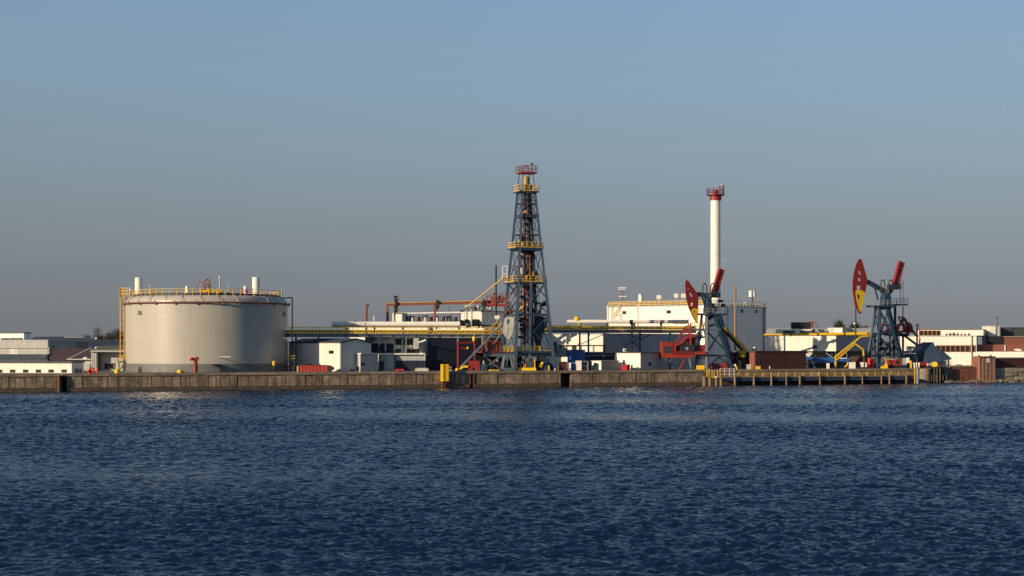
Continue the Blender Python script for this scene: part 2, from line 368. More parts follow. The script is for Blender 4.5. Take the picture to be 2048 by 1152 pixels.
quay = T('quay_wall', 'long stained brown concrete quay wall of upright panels above the water', 'quay wall', Q.S(qs(900), -1))
recess = [(122.5, 133), (938.5, 949), (1121.5, 1141.5)]
edges = [S0 - 300] + [qs(p) for r in recess for p in r] + [S1]
for i in range(0, len(edges), 2): MB().slz(Q, edges[i], edges[i + 1], -2, 3.05, -3.2, -.22).build('core', WET, quay)
MB().slz(Q, S0 - 300, S1, -2, 3.05, -4.2, -3.2).build('core', WET, quay)
px = -60.0; pxs = [px]
while px < 1405:
    px += random.choice((13, 15, 17, 18, 20, 22, 24, 17)) + random.uniform(-1, 1); pxs.append(px)
while px < 1900:
    px += random.uniform(26, 40); pxs.append(min(px, 1901))
for x0, x1 in zip(pxs[:-1], pxs[1:]):
    for r0, r1 in recess:                                    # clip panels at the recesses
        if x0 < r0 < x1: x1 = r0
        elif x0 < r1 < x1: x0 = r1
    if any(r0 <= x0 and x1 <= r1 for r0, r1 in recess) or x1 - x0 < 2: continue
    d = random.uniform(-.05, .05)
    MB().slz(Q, qs(x0) + .06, qs(x1) - .06, .78, 3.0, -.22, d).build('concrete_panel', CONC, quay)
px = -60.0
while px < 1900:
    nx = min(px + random.uniform(38, 62), 1901)
    MB().slz(Q, qs(px) + .015, qs(nx) - .015, 3.06, GZ + .02 + random.uniform(-.015, .015), -1.1, .16 + random.uniform(-.02, .02)).build('coping_slab', COPE, quay)
    px = nx
px = -60.0
while px < 1900:
    nx = min(px + random.uniform(60, 110), 1901)
    cuts = [r for r in recess if px < r[0] < nx or px < r[1] < nx]
    segs = [(px, nx)] if not cuts else [(px, cuts[0][0]), (cuts[0][1], nx)]
    for s_, e_ in segs:
        if e_ > s_ + 1: MB().slz(Q, qs(s_) + .02, qs(e_) - .02, -1.2, .72, -.3, .28).build('footing', WET, quay)
    px = nx
MB().tube(Q.az(118.5, -1.5, .45), Q.az(118.5, 3.3, .45), .42, 12).build('guide_pile', RUST, quay)
MB().bar(Q.az(116, 3.35, .4), Q.az(126, 3.35, .4), .3, .2).build('pile_cap', GALV, quay)
ld = MB()
for px in (940, 947.5): ld.bar(Q.az(px, -.6, -.05), Q.az(px, 3.2, -.05), .2)
for i in range(9): ld.bar(Q.az(940, -.3 + .4 * i, -.05), Q.az(947.5, -.3 + .4 * i, -.05), .07)
tag(ld.build('ladder', RUST, quay), 'rusty ladder set in a quay recess')

f = T('mooring_fender', 'tall yellow box fender on a rusty support hung on the quay wall', 'fender', Q.az(887, 1.4, .8))
MB().slz(Q, qs(880.5), qs(894.5), 1.45, 5.15, .3, 1.35).build('fender_body', YELB, f)
MB().slz(Q, qs(881.5), qs(884.5), 1.5, 5.05, 1.35, 1.42).slz(Q, qs(890.5), qs(893.5), 1.5, 5.05, 1.35, 1.42).build('rib', YELB, f)
MB().slz(Q, qs(882), qs(893), .95, 1.42, .28, 1.0).tube(Q.az(885, -1, .7), Q.az(885, 1.1, .7), .22).tube(Q.az(890, -1, .7), Q.az(890, 1.1, .7), .2).build('support', RUST, f)

# ---- jetty in front of the quay, right part
J = Pln(1470, yq(1470) - 4.6, QA)
jet = T('jetty', 'low timber jetty with yellow rail posts below the right quay', 'jetty', J.az(1650, -1, 0))
js = J.s
for i, (x0, x1) in enumerate(((1446, 1508), (1508, 1573), (1573, 1640), (1640, 1690), (1690, 1763), (1763, 1838))):
    MB().slz(J, js(x0) + .02, js(x1) - .02, 1.75, 2.0, -4.3, .0).build('deck_slab', TIMB, jet)
    MB().slz(J, js(x0) + .02, js(x1) - .02, .95, 1.7, -.5, -.12).build('fascia_beam', mat('jetty_blue_steel', (.03, .045, .085), .5, .3, 1), jet)
for px in (1470, 1508, 1543, 1573, 1600, 1640, 1690, 1725, 1763, 1779, 1813):
    w = random.uniform(.17, .30)
    MB().tube(J.az(px, -1.5, .22), J.az(px, 2.15 + random.uniform(0, .5), .2), w, 10, w * .85).build('pile', TIMB, jet)
    MB().tube(J.az(px, -1.5, -2.1), J.az(px, 1.74, -2.1), .2, 8).build('pile', TIMB, jet)
rl = MB()
for i, px in enumerate(range(1478, 1832, 16)): rl.bar(J.az(px + random.uniform(-2, 2), 2.0, -.1), J.az(px, 3.0 + random.uniform(-.15, .1), -.1), .13)
for z in (2.45, 2.85): rl.bar(J.az(1474, z, -.1), J.az(1832, z, -.1), .06)
rl.build('handrail', YEL, jet)
wr = MB().rail([J.az(1440, 2.0, -1.6), J.az(1468, 2.0, -1.6)], 1.9, 1.2, .05, 2); wr.slz(J, js(1438), js(1470), 1.85, 2.05, -2.1, -1.1)
wr.build('landing_rail', WPLAIN, jet)
dol = T('mooring_dolphin', 'cluster of thick timber piles with yellow posts at the jetty head', 'dolphin', J.az(1425, -1, 0))
for i, (px, w) in enumerate(((1409, .50), (1420, .42), (1432, .46), (1442, .34))):
    MB().tube(J.az(px, -1.5, .3 + .2 * (i % 2)), J.az(px, 2.2 - .15 * i, .3 + .2 * (i % 2)), w, 12, w * .9).build('pile', TIMB, dol)
for px in (1414, 1418, 1424, 1428, 1435, 1440): MB().bar(J.az(px, 1.2, -.15), J.az(px, 3.9 - random.uniform(0, .6), -.15), .16).build('post', YEL, dol)
MB().bar(J.az(1410, 3.3, -.15), J.az(1444, 3.3, -.15), .12).bar(J.az(1408, 1.3, -.3), J.az(1446, 1.3, -.3), .25).build('rail', YEL, dol)
simple('guide_post', 'slim yellow post at the right end of the jetty', 'post', YEL, MB().bar(J.az(1829.5, -1, 0), J.az(1829.5, 3.9, 0), .2).bar(J.az(1827, 3.6, 0), J.az(1832, 3.6, 0), .1))
o = T('mooring_pile', 'thick grey steel pile beside the jetty end', 'pile', J.az(1835.5, -1, 0))
MB().tube(J.az(1835.5, -1.5, .4), J.az(1835.5, 3.75, .4), .36, 14).build('shaft', STEELL, o); MB().tube(J.az(1835.5, 3.75, .4), J.az(1835.5, 3.9, .4), .4, 14).build('cap', DARK, o)
o = T('concrete_caisson', 'round pale concrete caisson between grey pile and dark cage', 'caisson', Q.az(1848, -1, .6))
c = Q.az(1848, -1.5, -.3); MB().lathe(c, [(0, 0), (1.55, 0), (1.55, 3.5)], 28).build('drum', mat('caisson_concrete', (.22, .185, .145), .8, .35, .8, dirt=(.15, .12, .09), dirtamt=.6), o)
MB().lathe(c, [(1.55, 3.5), (1.62, 3.52), (1.62, 5.0), (0, 5.0)], 28).build('collar', COPE, o)
o = T('sheet_pile_cage', 'dark navy steel cage with pale upright posts at the quay end', 'cage', Q.az(1878, -1, 1.0))
for i, (x0, x1) in enumerate(((1859, 1869), (1869, 1879), (1879, 1889), (1889, 1900))):
    MB().slz(Q, qs(x0) + .03, qs(x1) - .03, .5, 3.9, .5, .75 + .1 * (i % 2)).build('sheet_panel', NAVY, o)
for px, z1 in ((1858, 3.8), (1868, 4.0), (1874, 3.9), (1880, 3.7)): MB().bar(Q.az(px, -1.2, 1.1), Q.az(px, z1, 1.1), .13).build('post', TIMB, o)
for px in (1863, 1872, 1886, 1893): MB().bar(Q.az(px, .5, 1.0), Q.az(px, 2.0, 1.0), .11).build('short_post', TIMB, o)
MB().bar(Q.az(1857, 2.05, 1.0), Q.az(1899, 2.05, 1.0), .13).bar(Q.az(1857, .5, 1.0), Q.az(1899, .5, 1.0), .15).build('waling', STEEL, o)

ORD = 'first second third fourth fifth sixth seventh eighth ninth tenth eleventh twelfth thirteenth fourteenth fifteenth sixteenth seventeenth eighteenth nineteenth twentieth'.split() + ['twenty-' + w for w in 'first second third fourth fifth sixth seventh eighth'.split()]
# ---- right end: brick and stone shore wall
o = T('brick_wall', 'low red brick river wall right of the navy cage', 'wall', Q.az(1930, 0, 0))
n = 0
for r in range(8):
    z = .5 + r * .42
    x = 1900.0 - (r % 2) * 5
    while x < 1953:
        x1 = min(x + 10.5, 1953.5); x0 = max(x, 1900)
        if x1 - x0 > 1.5: MB().slz(Q, qs(x0) + .02, qs(x1) - .02, z + .02, z + .40, -.5, random.uniform(-.03, .03)).build('brick_block', BRICK, o)
        x += 10.5
MB().slz(Q, qs(1900), qs(1953.5), -1, 3.88, -1.2, -.06).build('core', WET, o); MB().slz(Q, qs(1900), qs(1953.5), 3.88, 4.0, -1.2, .08).build('coping', COPE, o)
o = T('brick_bay', 'upright pinkish brick bay with pale grid frame at the shore wall', 'brick bay', Q.az(1970, 0, 1))
MB().slz(Q, qs(1953.5), qs(1985), -.6, 6.3, -2, .9).build('core', BRICK, o)
PK = mat('pink_brick', (.33, .15, .105), .85, .3, 1.5, rnd=.25, dirt=(.2, .08, .06), dirtamt=.5)
fr_ = MB()
for x in (1953.5, 1960.5, 1967.5, 1975.5, 1983.5): fr_.slz(Q, qs(x) , qs(x) + .22, .2, 6.3, .9, 1.04)
for z in (.2, 2.1, 5.1, 6.15): fr_.slz(Q, qs(1953.5) + .002, qs(1983.5) + .218, z, z + .2, .9, 1.03)
fr_.build('frame', mat('pinkish_concrete', (.36, .22, .16), .8, .2, 1), o)
for x0, x1 in ((1953.5, 1960.5), (1960.5, 1967.5), (1967.5, 1975.5), (1975.5, 1983.5)):
    for z0, z1 in ((.4, 2.1), (2.3, 5.1), (5.3, 6.15)): MB().slz(Q, qs(x0) + .24, qs(x1) - .02, z0 + .02, z1 - .02, .9, .97 + random.uniform(-.02, .02)).build('infill_panel', PK, o)
MB().slz(Q, qs(1967.8), qs(1974), 4.95, 6.0, 1.12, 1.16).build('sign_plate', WPLAIN, o)
MB().slz(Q, qs(1952.5), qs(1986), 6.3, 6.5, -2, 1.2).build('coping', COPE, o)
o = T('stone_wall', 'rough pale stone river wall at the right edge under the dark red shed', 'wall', Q.az(2020, 0, 0))
MB().slz(Q, qs(1985), qs(2120), -1, 3.7, -1.6, -.15).build('core', WET, o)
for r in range(3):
    x = 1985.0
    while x < 2115:
        x1 = x + random.uniform(10, 26); z0 = .5 + r * 1.02
        MB().slz(Q, qs(x) + .04, qs(x1) - .04, z0 + .03, z0 + 1.0 + random.uniform(-.08, 0), -.3, random.uniform(-.1, .12)).build('stone_block', STONE, o); x = x1
rng = random.Random(5)
for i in range(26):                                          # shore rocks, each one a boulder
    px = 1896 + i * 6.2 + rng.uniform(-2, 2); c = Q.az(px, rng.uniform(-.25, .15), rng.uniform(1.0, 2.6)); r = rng.uniform(.5, 1.15)
    m = MB().ball(c, r, 9, 6, .62)
    m.v = [c + (v - c) * (1 + .25 * math.sin(v.x * 5 + i) * math.cos(v.z * 6 + v.y * 4)) for v in m.v]; m.sm = [False] * len(m.sm)
    tag(m.build('rock', mat('shore_rock', (.19, .16, .115), .85, .5, 1.0, rnd=.45, dirt=(.06, .05, .035), dirtamt=.7)), '%s boulder from the left along the waterline below the brick and stone wall' % ORD[i], 'rock', 'rocks along the right shore')

# ================================================================== LEFT BUILDINGS
r, fl, fr, zT, a, b = cbox('long_white_building', 'long low white building with small windows at the left edge', 'building', -20, 144, 167, yq(144) + 5, 12, 725, WPLAIN, pw=2.6, over=.25)
for i, x in enumerate((-6, 20, 46, 71.5, 97, 123)): win(r, fl, x, x + 10.5, 739, 745, 2)
for x in (150, 155, 160): win(r, fr, x, x + 3, 737.5, 745)
MB().slz(fl, a, 0, zT - .1, zT + .12, .06, .3).build('gutter', DARK, r)
# grey office behind, with its white plant room and lean roof
r, fl, fr, zT, a, b = cbox('grey_office_block', 'long grey flat roofed block behind the low white building', 'building', -30, 96, 262, yq(96) + 62, 34, 681.5, GREYW, pw=3.2, roof=GALV)
for x in (154, 162, 170): win(r, fr, x, x + 5, 685, 697)
win(r, fr, 105, 108, 691, 697); win(r, fl, 20, 36, 699, 708, 2, WPLAIN, PALEG)
MB().slz(fl, a, 0, CZ - 7.2 * .113, CZ - 6.9 * .113, .06, .3).build('band', DARK, r)
r, fl, fr, zT, a, b = cbox('white_plant_room', 'white rooftop plant room with louvre strip on the grey block', 'plant room', -20, 48, 61, yq(48) + 78, 20, 666.5, WPLAIN, pw=3.0, z0=10.0)
for i in range(6): MB().slz(fl, fl.s(2 + i * 7.5), fl.s(8.5 + i * 7.5), fl.z(20, 680.5), fl.z(20, 676), .06, .14).build('louvre', GLASSB if i % 2 else DARK, r)
o = T('dark_hipped_roof', 'low dark hipped roof rising behind the grey block', 'roof', P(125, 681, 430))
A = [P(52, 682, 440), P(196, 681, 440), P(196, 681, 475), P(52, 682, 475)]; B_ = [P(70, 673.5, 453), P(172, 672.5, 453), P(172, 672.5, 461), P(70, 673.5, 461)]
MB().hexa([Vector((p.x, p.y, GZ)) for p in A] + A).build('wall', GREYW, o); MB().hexa(A + B_).build('roof', ROOF, o)
MB().slab(Pln(100, 446, 0), 128, 168, 673.5, 675, -.6, .2).build('skylight', GALV, o)
# navy pitched roof house with dormer
r, fl, fr, zT, a, b = cbox('navy_roof_house', 'house with navy pitched roof and white dormer behind the low white building', 'house', -25, 88, 98, yq(88) + 20, 14, 722, PALEG, rise=1.15, roof=ROOF)
D = Pln(79, yq(79) + 21.5, -14)
MB().slab(D, 70, 88, 714.5, 722, -2.5, 0).build('dormer', WPLAIN, r); MB().prism([D.at(67, 714.5, .3), D.at(95, 708, .3), D.at(97, 709, .3), D.at(89, 715.5, .3)], (0, 3.5, .05)).build('dormer_roof', ROOF, r)
for x in (72, 79.5): win(r, D, x, x + 6.5, 716, 721, 1, WPLAIN, GALV)
# brown roof hall with white gutters
o = T('brown_roof_hall', 'hall with large brown sloped roof and white gutter lines beside the grey shed', 'hall', P(140, 740, 362))
Y = 360.0
MB().pb(97, 184, 720.5, 747, Y + .3, 14).build('wall', PALEG, o)
q = [P(96, 721, Y), P(196, 721, Y), P(196, 698, Y + 15), P(97, 698, Y + 15)]; MB().hexa(q + [p + Vector((0, 0, .2)) for p in q]).build('roof', ROOFB, o)
MB().bar(P(97.5, 721, Y - .1), P(97.5, 698, Y + 14.8) + Vector((0, 0, .3)), .25).bar(P(134, 718.5, Y - .2), P(184, 718.5, Y - .2), .16).bar(P(136, 718, Y - .3), P(182, 701, Y + 6) + Vector((0, 0, .6)), .16).build('gutter', WPLAIN, o)
MB().ball(P(172, 717, Y + .8), .7, 12, 6, .5).build('dome_vent', WPLAIN, o)
MB().pb(167, 179, 729, 740, Y - 1.5, 1.6).build('porch', PALEG, o)
# grey open shed at the tank
r = T('grey_open_shed', 'grey open fronted shed with dark doorway left of the tank', 'shed', Vector((P(215, 0, 352).x, 352, GZ)))
Y = 352.0
MB().pb(182, 194, 704, 748, Y, 8).build('pier', GREYW, r)
MB().pb(201, 246, 706, 748, Y + 2.0, 6).build('wall', PALEG, r); MB().pb(194.2, 200.8, 706, 748, Y + 5, 2).build('doorway', BLACK, r)
for i in range(6): MB().pb(201 + i * 7, 207.6 + i * 7, 707, 726, Y + 1.95, .06).build('panel', PALEG, r)
MB().pb(181, 247, 700, 704, Y - .5, 9).build('fascia', GALV, r)
q = [P(181, 700, Y - .6), P(247, 700, Y - .6), P(247, 692, Y + 12), P(196, 694, Y + 12)]; MB().hexa(q + [p + Vector((0, 0, .2)) for p in q]).build('roof', OLIVE, r)
S = Pln(215, Y + 1.9, 0); win(r, S, 208, 228, 726, 738.5, 2, GALV, GLASS)
MB().ball(P(192.5, 695.5, Y), .26, 10, 6).tube(P(192.5, 701, Y), P(192.5, 696, Y), .08).build('lamp', WPLAIN, r)
o = T('roof_vent', 'small white roof vent on the grey block near the trees', 'vent', P(192.5, 681, 400)); MB().tube(P(192.5, 683, 400), P(192.5, 678, 400), .15).build('stem', GALV, o); MB().ball(P(192.5, 676.5, 400), .26, 10, 6).build('cowl', WPLAIN, o)
# red manifold, left of the shed
o = T('red_pipe_manifold', 'bright red bent pipe manifold at the quay edge before the grey shed', 'pipework', G(187, 3))
Y = yq(187) + 3
MB().tube(P(194.5, 748, Y), P(194.5, 735, Y), .17, 10).build('riser', REDB, o); MB().path([P(187, 748, Y), P(187, 738, Y), P(184, 736, Y), P(180, 737, Y)], .18, 10).build('bend', REDB, o)
MB().ball(P(180, 742, Y), .45, 10, 6).tube(P(179, 748, Y), P(179, 740, Y), .3, 10).build('valve', REDB, o); MB().tube(P(180.5, 737, Y - .2), P(180.5, 734, Y - .2), .09).tube(P(177, 744, Y - .4), P(177, 740, Y - .4), .3, 12).build('handwheel', REDB, o)
o = T('yellow_bollard', 'yellow drum bollard at the foot of the tank ladder', 'bollard', G(234, 2), 'yellow bollards'); Y = yq(234) + 2
MB().lathe(P(234.5, 747, Y), [(0, 0), (.5, 0), (.55, .1), (.55, .8), (.48, .88), (0, .9)], 16).build('drum', YELB, o)
o = T('yellow_bollard', 'short wide yellow bollard before the tank', 'bollard', G(360, 2), 'yellow bollards'); Y = yq(360) + 2
MB().lathe(P(360, 746, Y), [(0, 0), (.55, 0), (.6, .08), (.6, .55), (.5, .62), (0, .64)], 16).build('drum', YELB, o); MB().bar(P(366, 743.5, Y), P(373, 745, Y), .25).build('hook', DARK, o)
for px, lab in ((278.2, 'short black post before the tank, left of its pair'), (282, 'short black post before the tank, right of its pair')):
    simple('black_post', lab, 'post', BLACK, MB().tube(P(px, 746, yq(px) + 2.5), P(px, 733, yq(px) + 2.5), .12, 8).tube(P(px - 1, 745.6, yq(px) + 2.45), P(px - 1, 739, yq(px) + 2.45), .07, 8), 'black posts')
# bare trees far behind
def tree(name, label, px, py, wpx, hpx, Y, leaf, lm, trunk, seed, nl, ls):
    rg = random.Random(seed); base = P(px, py, Y); base.z = GZ; k = K(Y); o = T(name, label, 'tree', base, 'far trees')
    top = P(px, py - hpx, Y).z; H = top - GZ; t = MB(); tips = []
    def grow(p, d, ln, r, lev):
        q = p + d * ln; t.tube(p, q, r, 6 if lev < 2 else 4, r * .65, caps=False); tips.append((q, lev))
        if lev >= 4: return
        for i in range(rg.choice((2, 3, 3))):
            nd = (d + Vector((rg.uniform(-.75, .75), rg.uniform(-.75, .75), rg.uniform(-.1, .55)))).normalized(); grow(p.lerp(q, rg.uniform(.55, 1)), nd, ln * rg.uniform(.6, .85), r * .6, lev + 1)
    grow(base, Vector((rg.uniform(-.08, .08), 0, 1)), H * .36, H * .02, 0)
    zs = max(p.z for p, _ in tips); t.v = [Vector((base.x + (v.x - base.x) * wpx * k / (H * .62), v.y, GZ + (v.z - GZ) * H / (zs - GZ))) for v in t.v]
    t.build('trunk', trunk, o)
    c = MB(); pts = [Vector((base.x + (p.x - base.x) * wpx * k / (H * .62), p.y, GZ + (p.z - GZ) * H / (zs - GZ))) for p, l_ in tips if l_ >= 2]
    for i in range(nl):
        p = rg.choice(pts) + Vector((rg.gauss(0, .75), rg.gauss(0, .75), rg.gauss(0, .6)))
        u = Vector((rg.uniform(-1, 1), rg.uniform(-1, 1), rg.uniform(-1, 1))).normalized() * ls * rg.uniform(.6, 1.4); w = u.orthogonal().normalized() * ls * rg.uniform(.3, .8)
        c._add([p - u, p + w, p + u, p - w], [(0, 1, 2, 3)])
    c.build('crown', lm, o)
TW = mat('twig', (.10, .07, .05), .9, .3, 1); LF1 = mat('dry_leaves', (.10, .078, .06), .9, .4, .5); LF2 = mat('green_leaves', (.05, .075, .03), .8, .5, .5)
for i, (px, h, w, lab) in enumerate(((205, 26, 26, 'tall bare brown tree above the grey block, near the roof vent'), (222, 16, 16, 'low bare tree between two taller ones left of the tank'), (239, 22, 18, 'bare brown tree just left of the tank ladder'), (172, 9, 12, 'low scrubby tree top over the dark hipped roof'))):
    tree('bare_tree', lab, px, 683, w, h, 640, 1, LF1, TW, 20 + i, 3200, .16)
for i, (px, h, w, lab) in enumerate(((1681, 14, 17, 'round green tree beyond the white shed roofs'), (1711, 10, 9, 'small dark tree behind the pumpjack cable'))):
    tree('green_tree', lab, px, 658, w, h, 620, 1, LF2, TW, 40 + i, 3500, .24)

# ================================================================== TANK
TX, TY = (414.5 - CX) * 350 / F, 350.0; TR = 17.45; C0 = Vector((TX, TY, GZ))
tank = T('storage_tank', 'huge pale grey cylindrical storage tank with yellow roof railing', 'tank', C0)
def tp(px_or_ang, z, dr=0.0): t = R(px_or_ang); return Vector((TX + (TR + dr) * math.cos(t), TY + (TR + dr) * math.sin(t), z))
def tang(px, dr=0.0):                                         # angle on the near side of the shell for a photo column
    r = TR + dr; t = (px - CX) / F; lo, hi = -179.0, -1.0; best = None
    for i in range(1800):
        a_ = -180 + i * .1; x = TX + r * math.cos(R(a_)); y = TY + r * math.sin(R(a_)); e_ = abs(x / y - t)
        if best is None or e_ < best[0]: best = (e_, a_)
    return best[1]
MB().lathe(C0, [(TR - .02, 0), (TR, .02), (TR, 1.75)], 128).build('base_course', TANKD, tank)
zc = [1.75 + (14.5 - 1.75) * i / 6 for i in range(7)]
for i in range(6): MB().lathe(C0, [(TR - .03, zc[i] + .002), (TR - .012 * i, zc[i] + .012), (TR - .012 * i, zc[i + 1] - .012), (TR - .03 - .012 * i, zc[i + 1] - .002)], 128).build('shell_course', TANKW, tank)
pr = [(TR - .1, 14.45)] + [(TR - .08 - 1.5 * (1 - math.cos(R(t))), 14.5 + 1.65 * math.sin(R(t))) for t in range(0, 91, 15)] + [(TR - 6, 16.75), (0, 17.4)]
MB().lathe(C0, pr, 128).build('roof', TANKW, tank)
MB().lathe(C0, [(TR - 1.75, 16.2), (TR - 1.55, 16.25), (TR - 1.55, 16.55), (TR - 1.75, 16.6)], 128).build('rim', DARK, tank)
ZR = GZ + 14.6
rp = MB()
for i in range(96): rp.tube(tp(i * 3.75, ZR, .42), tp(i * 3.75 + 3.75, ZR, .42), .15, 8, caps=False)
rp.build('ring_pipe', RUSTP, tank)
for i in range(24):
    t = i * 15 + 4; MB().bar(tp(t, ZR - .5, .15), tp(t, ZR + .35, .55), .18).build('bracket', RUSTP, tank)
rl = MB(); ZB = GZ + 16.2; pts = [tp(i * 3.0, ZB, -1.35) for i in range(121)]
for i in range(120):
    rl.bar(pts[i] + Vector((0, 0, 1.25)), pts[i + 1] + Vector((0, 0, 1.25)), .08).bar(pts[i] + Vector((0, 0, .65)), pts[i + 1] + Vector((0, 0, .65)), .07)
    if i % 2 == 0: rl.bar(pts[i] - Vector((0, 0, .35)), pts[i] + Vector((0, 0, 1.28)), .11)
rl.build('handrail', YEL, tank)
for i in range(14):
    t = -172 + i * 12.6; p = tp(t, ZB + .05, -1.3); q = tp(t, ZR + .1, .42); MB().path([p, tp(t, ZB - .35, -.6), tp(t, ZR + .9, .05), q], .05, 6).build('drip_pipe', YEL if i % 2 else RUSTP, tank)
# ladder tower, left
t0 = -168.0
lad = MB()
for dt in (-2.0, 1.2):
    for dr in (.25, 1.05): lad.bar(tp(t0 + dt, GZ + 3.0, dr), tp(t0 + dt, GZ + 18.0, dr), .14)
for i in range(38):
    z = GZ + 3.2 + i * .39; lad.bar(tp(t0 - 2, z, .25), tp(t0 + 1.2, z, .25), .06)
    if i % 3 == 0: lad.bar(tp(t0 - 2, z, .25), tp(t0 - 2, z, 1.05), .08).bar(tp(t0 + 1.2, z, .25), tp(t0 + 1.2, z, 1.05), .08).bar(tp(t0 - 2, z, 1.05), tp(t0 + 1.2, z, 1.05), .08)
    if i % 6 == 0 and i < 36: lad.bar(tp(t0 - 2, z, 1.05), tp(t0 + 1.2, z + 2.3, 1.05), .08)
lad.build('ladder', YEL, tank)
MB().rail([tp(t0 - 2, GZ + 16.1, 1.0), tp(t0 + 3, GZ + 16.1, 1.0), tp(t0 + 6, GZ + 16.1, -.9)], 1.9, .6, .06, 2).build('ladder_cage', YEL, tank)
def platform(px, dirx, name):
    Y = 343.0; ps = MB()
    x0, x1 = (px - 11, px + 11); z = P(px, 723, Y).z
    pf = MB().pb(x0, x1, 722.5, 724.5, Y, 2.4).build('platform', DARK, tank)
    MB().rail([P(x0, 722.5, Y), P(x1, 722.5, Y), P(x1, 722.5, Y + 2.2)], 1.15, .8, .055, 1).rail([P(x0, 722.5, Y), P(x0, 722.5, Y + 2.2)], 1.15, .8, .055, 1).build('platform_rail', YEL, pf)
    for x in (x0 + 2, x1 - 2): MB().bar(P(x, 725, Y + .3), Vector((P(x, 725, Y + .3).x, Y + .3, GZ)), .2).build('support', RUST if x < px else STEEL, pf)
    MB().path([P(px - 6, 738, Y), P(px, 730, Y), P(px + 7, 736, Y), P(px + 7, 745, Y)], .14, 8).build('pipe', RUST, pf)
platform(247, 1, 'left'); platform(580, 1, 'right')
MB().path([tp(-8, GZ + 15.8, -.6), P(580, 595, 350), P(584.5, 596, 350), P(584.5, 713, 350)], .13, 8).build('overflow_pipe', RUST, tank)
# fixings on the shell
MB().path([tp(tang(438), P(438, 714, 333).z, .1), tp(tang(438), P(438, 714, 333).z, 1.6), P(462, 714, 331)], .09, 8).build('stub_pipe', GALV, tank)
MB().lathe(P(433, 731, 332.6), [(0, 0), (.9, 0), (.9, .3), (0, .35)], 12).build('manhole_hood', TANKD, tank)
def letters(txt, size, m, name, par, mw, ext=.02):
    cu = bpy.data.curves.new(name, 'FONT'); cu.body = txt; cu.size = size; cu.extrude = ext; cu.align_x = 'CENTER'; cu.resolution_u = 3
    t_ = bpy.data.objects.new('tmp', cu); COL.objects.link(t_); bpy.context.view_layer.update()
    me = bpy.data.meshes.new_from_object(t_.evaluated_get(bpy.context.evaluated_depsgraph_get())); bpy.data.objects.remove(t_)
    me.materials.append(m); o = bpy.data.objects.new(name, me); COL.objects.link(o); o.parent = par
    rt = par
    while rt.parent: rt = rt.parent
    mw = mw.copy(); mw.translation -= Vector(rt['_loc']); o.matrix_local = mw; return o
from mathutils import Matrix
for txt, px in (('F6', 280), ('D1', 569)):
    a_ = tang(px); p = tp(a_, GZ + 12.0, .06)
    letters(txt, 1.35, MARK, 'tank_number', tank, Matrix.Translation(p) @ Matrix.Rotation(R(a_ + 90), 4, 'Z') @ Matrix.Rotation(R(90), 4, 'X'))
# things on the tank roof
def roofpt(px, v): Y = 340 + v; return Vector(((px - CX) * Y / F, Y, GZ + 16.45))
def drum(px, hw, ytop, v, lab, capm=None, m=WPLAIN):
    p = roofpt(px, v); r = hw * K(p.y); z1 = P(px, ytop, p.y).z - p.z
    o = T('vent_drum', lab, 'drum', p, 'drums on the tank roof'); MB().lathe(p, [(0, -.3), (r, -.3), (r, z1 * .94)], 20).build('shell', m, o)
    MB().lathe(p, [(r, z1 * .94), (r * .93, z1), (0, z1 + .08)], 20).build('lid', capm or m, o)
    for f_ in (.3, .62): MB().lathe(p, [(r, z1 * f_), (r + .03, z1 * f_ + .03), (r + .03, z1 * f_ + .1), (r, z1 * f_ + .13)], 20).build('hoop', m, o)
drum(277.5, 7.6, 555.5, 6, 'tall white drum on the left of the tank roof'); drum(512, 7.6, 554.5, 5, 'tall white drum on the right of the tank roof')
drum(261, 2.6, 577.5, 8, 'slim white drum by the top of the yellow ladder'); drum(374.5, 3.6, 572.5, -2, 'small white drum with yellow lid on the tank roof', YELB)
drum(491, 3.6, 572, -1, 'small cream drum with knobbed lid left of the tall right drum'); drum(562.5, 2.4, 574, 8, 'slim white drum at the right rim of the tank roof')
for px, yt, r_, v, lab in ((300, 570, .10, 2, 'thin pale pipe standing right of the left drum'), (439.5, 554, .16, 0, 'tall thin grey vent pipe with yellow base on the tank roof'), (457, 569, .07, -3, 'short thin mast with lamp on the tank roof')):
    p = roofpt(px, v); o = T('vent_pipe', lab, 'pipe', p); MB().tube(p - Vector((0, 0, .3)), P(px, yt, p.y), r_, 10).build('pipe', GALV, o); MB().lathe(p, [(r_ * 3.4, 0), (r_ * 3.4, .35), (r_ * 1.2, .9)], 10).build('base', YEL, o)
    MB().ball(P(px, yt, p.y), r_ * 1.5, 8, 5).build('cap', WPLAIN, o)
o = T('hose_reel', 'dark red hoops and frame of the hose reel at the middle of the tank rim', 'hose reel', roofpt(412, -3)); Y = 335.5
def arch(x0, x1, yb, yt, Y_, n=10): return [P(x0, yb, Y_)] + [P((x0 + x1) / 2 - (x1 - x0) / 2 * math.cos(math.pi * i / n), yb - (yb - yt) * (.45 + .55 * math.sin(math.pi * i / n)), Y_) for i in range(n + 1)] + [P(x1, yb, Y_)]
MB().path(arch(408, 420.5, 582, 558.5, Y), .13, 8).build('hoop', RED, o); MB().path(arch(394.5, 408, 580, 563.5, Y + .5), .07, 6).build('hoop', RED, o)
MB().path(arch(410.5, 418, 580, 567, Y + .6), .11, 6).bar(P(406, 574, Y), P(421, 572, Y), .2).build('reel', RED, o)
MB().pb(398, 444, 580, 585, Y - .4, 1.5).pb(413.5, 419.5, 578, 596, Y - .6, .5).build('bracket', YEL, o); MB().path([P(416.5, 586, Y - .7), P(416.5, 598, Y - .9), P(417, 606, Y - 2.6)], .14, 8).build('riser', RED, o)
MB().pb(402, 412, 577, 582, Y - .2, .8).build('motor', DARK, o)
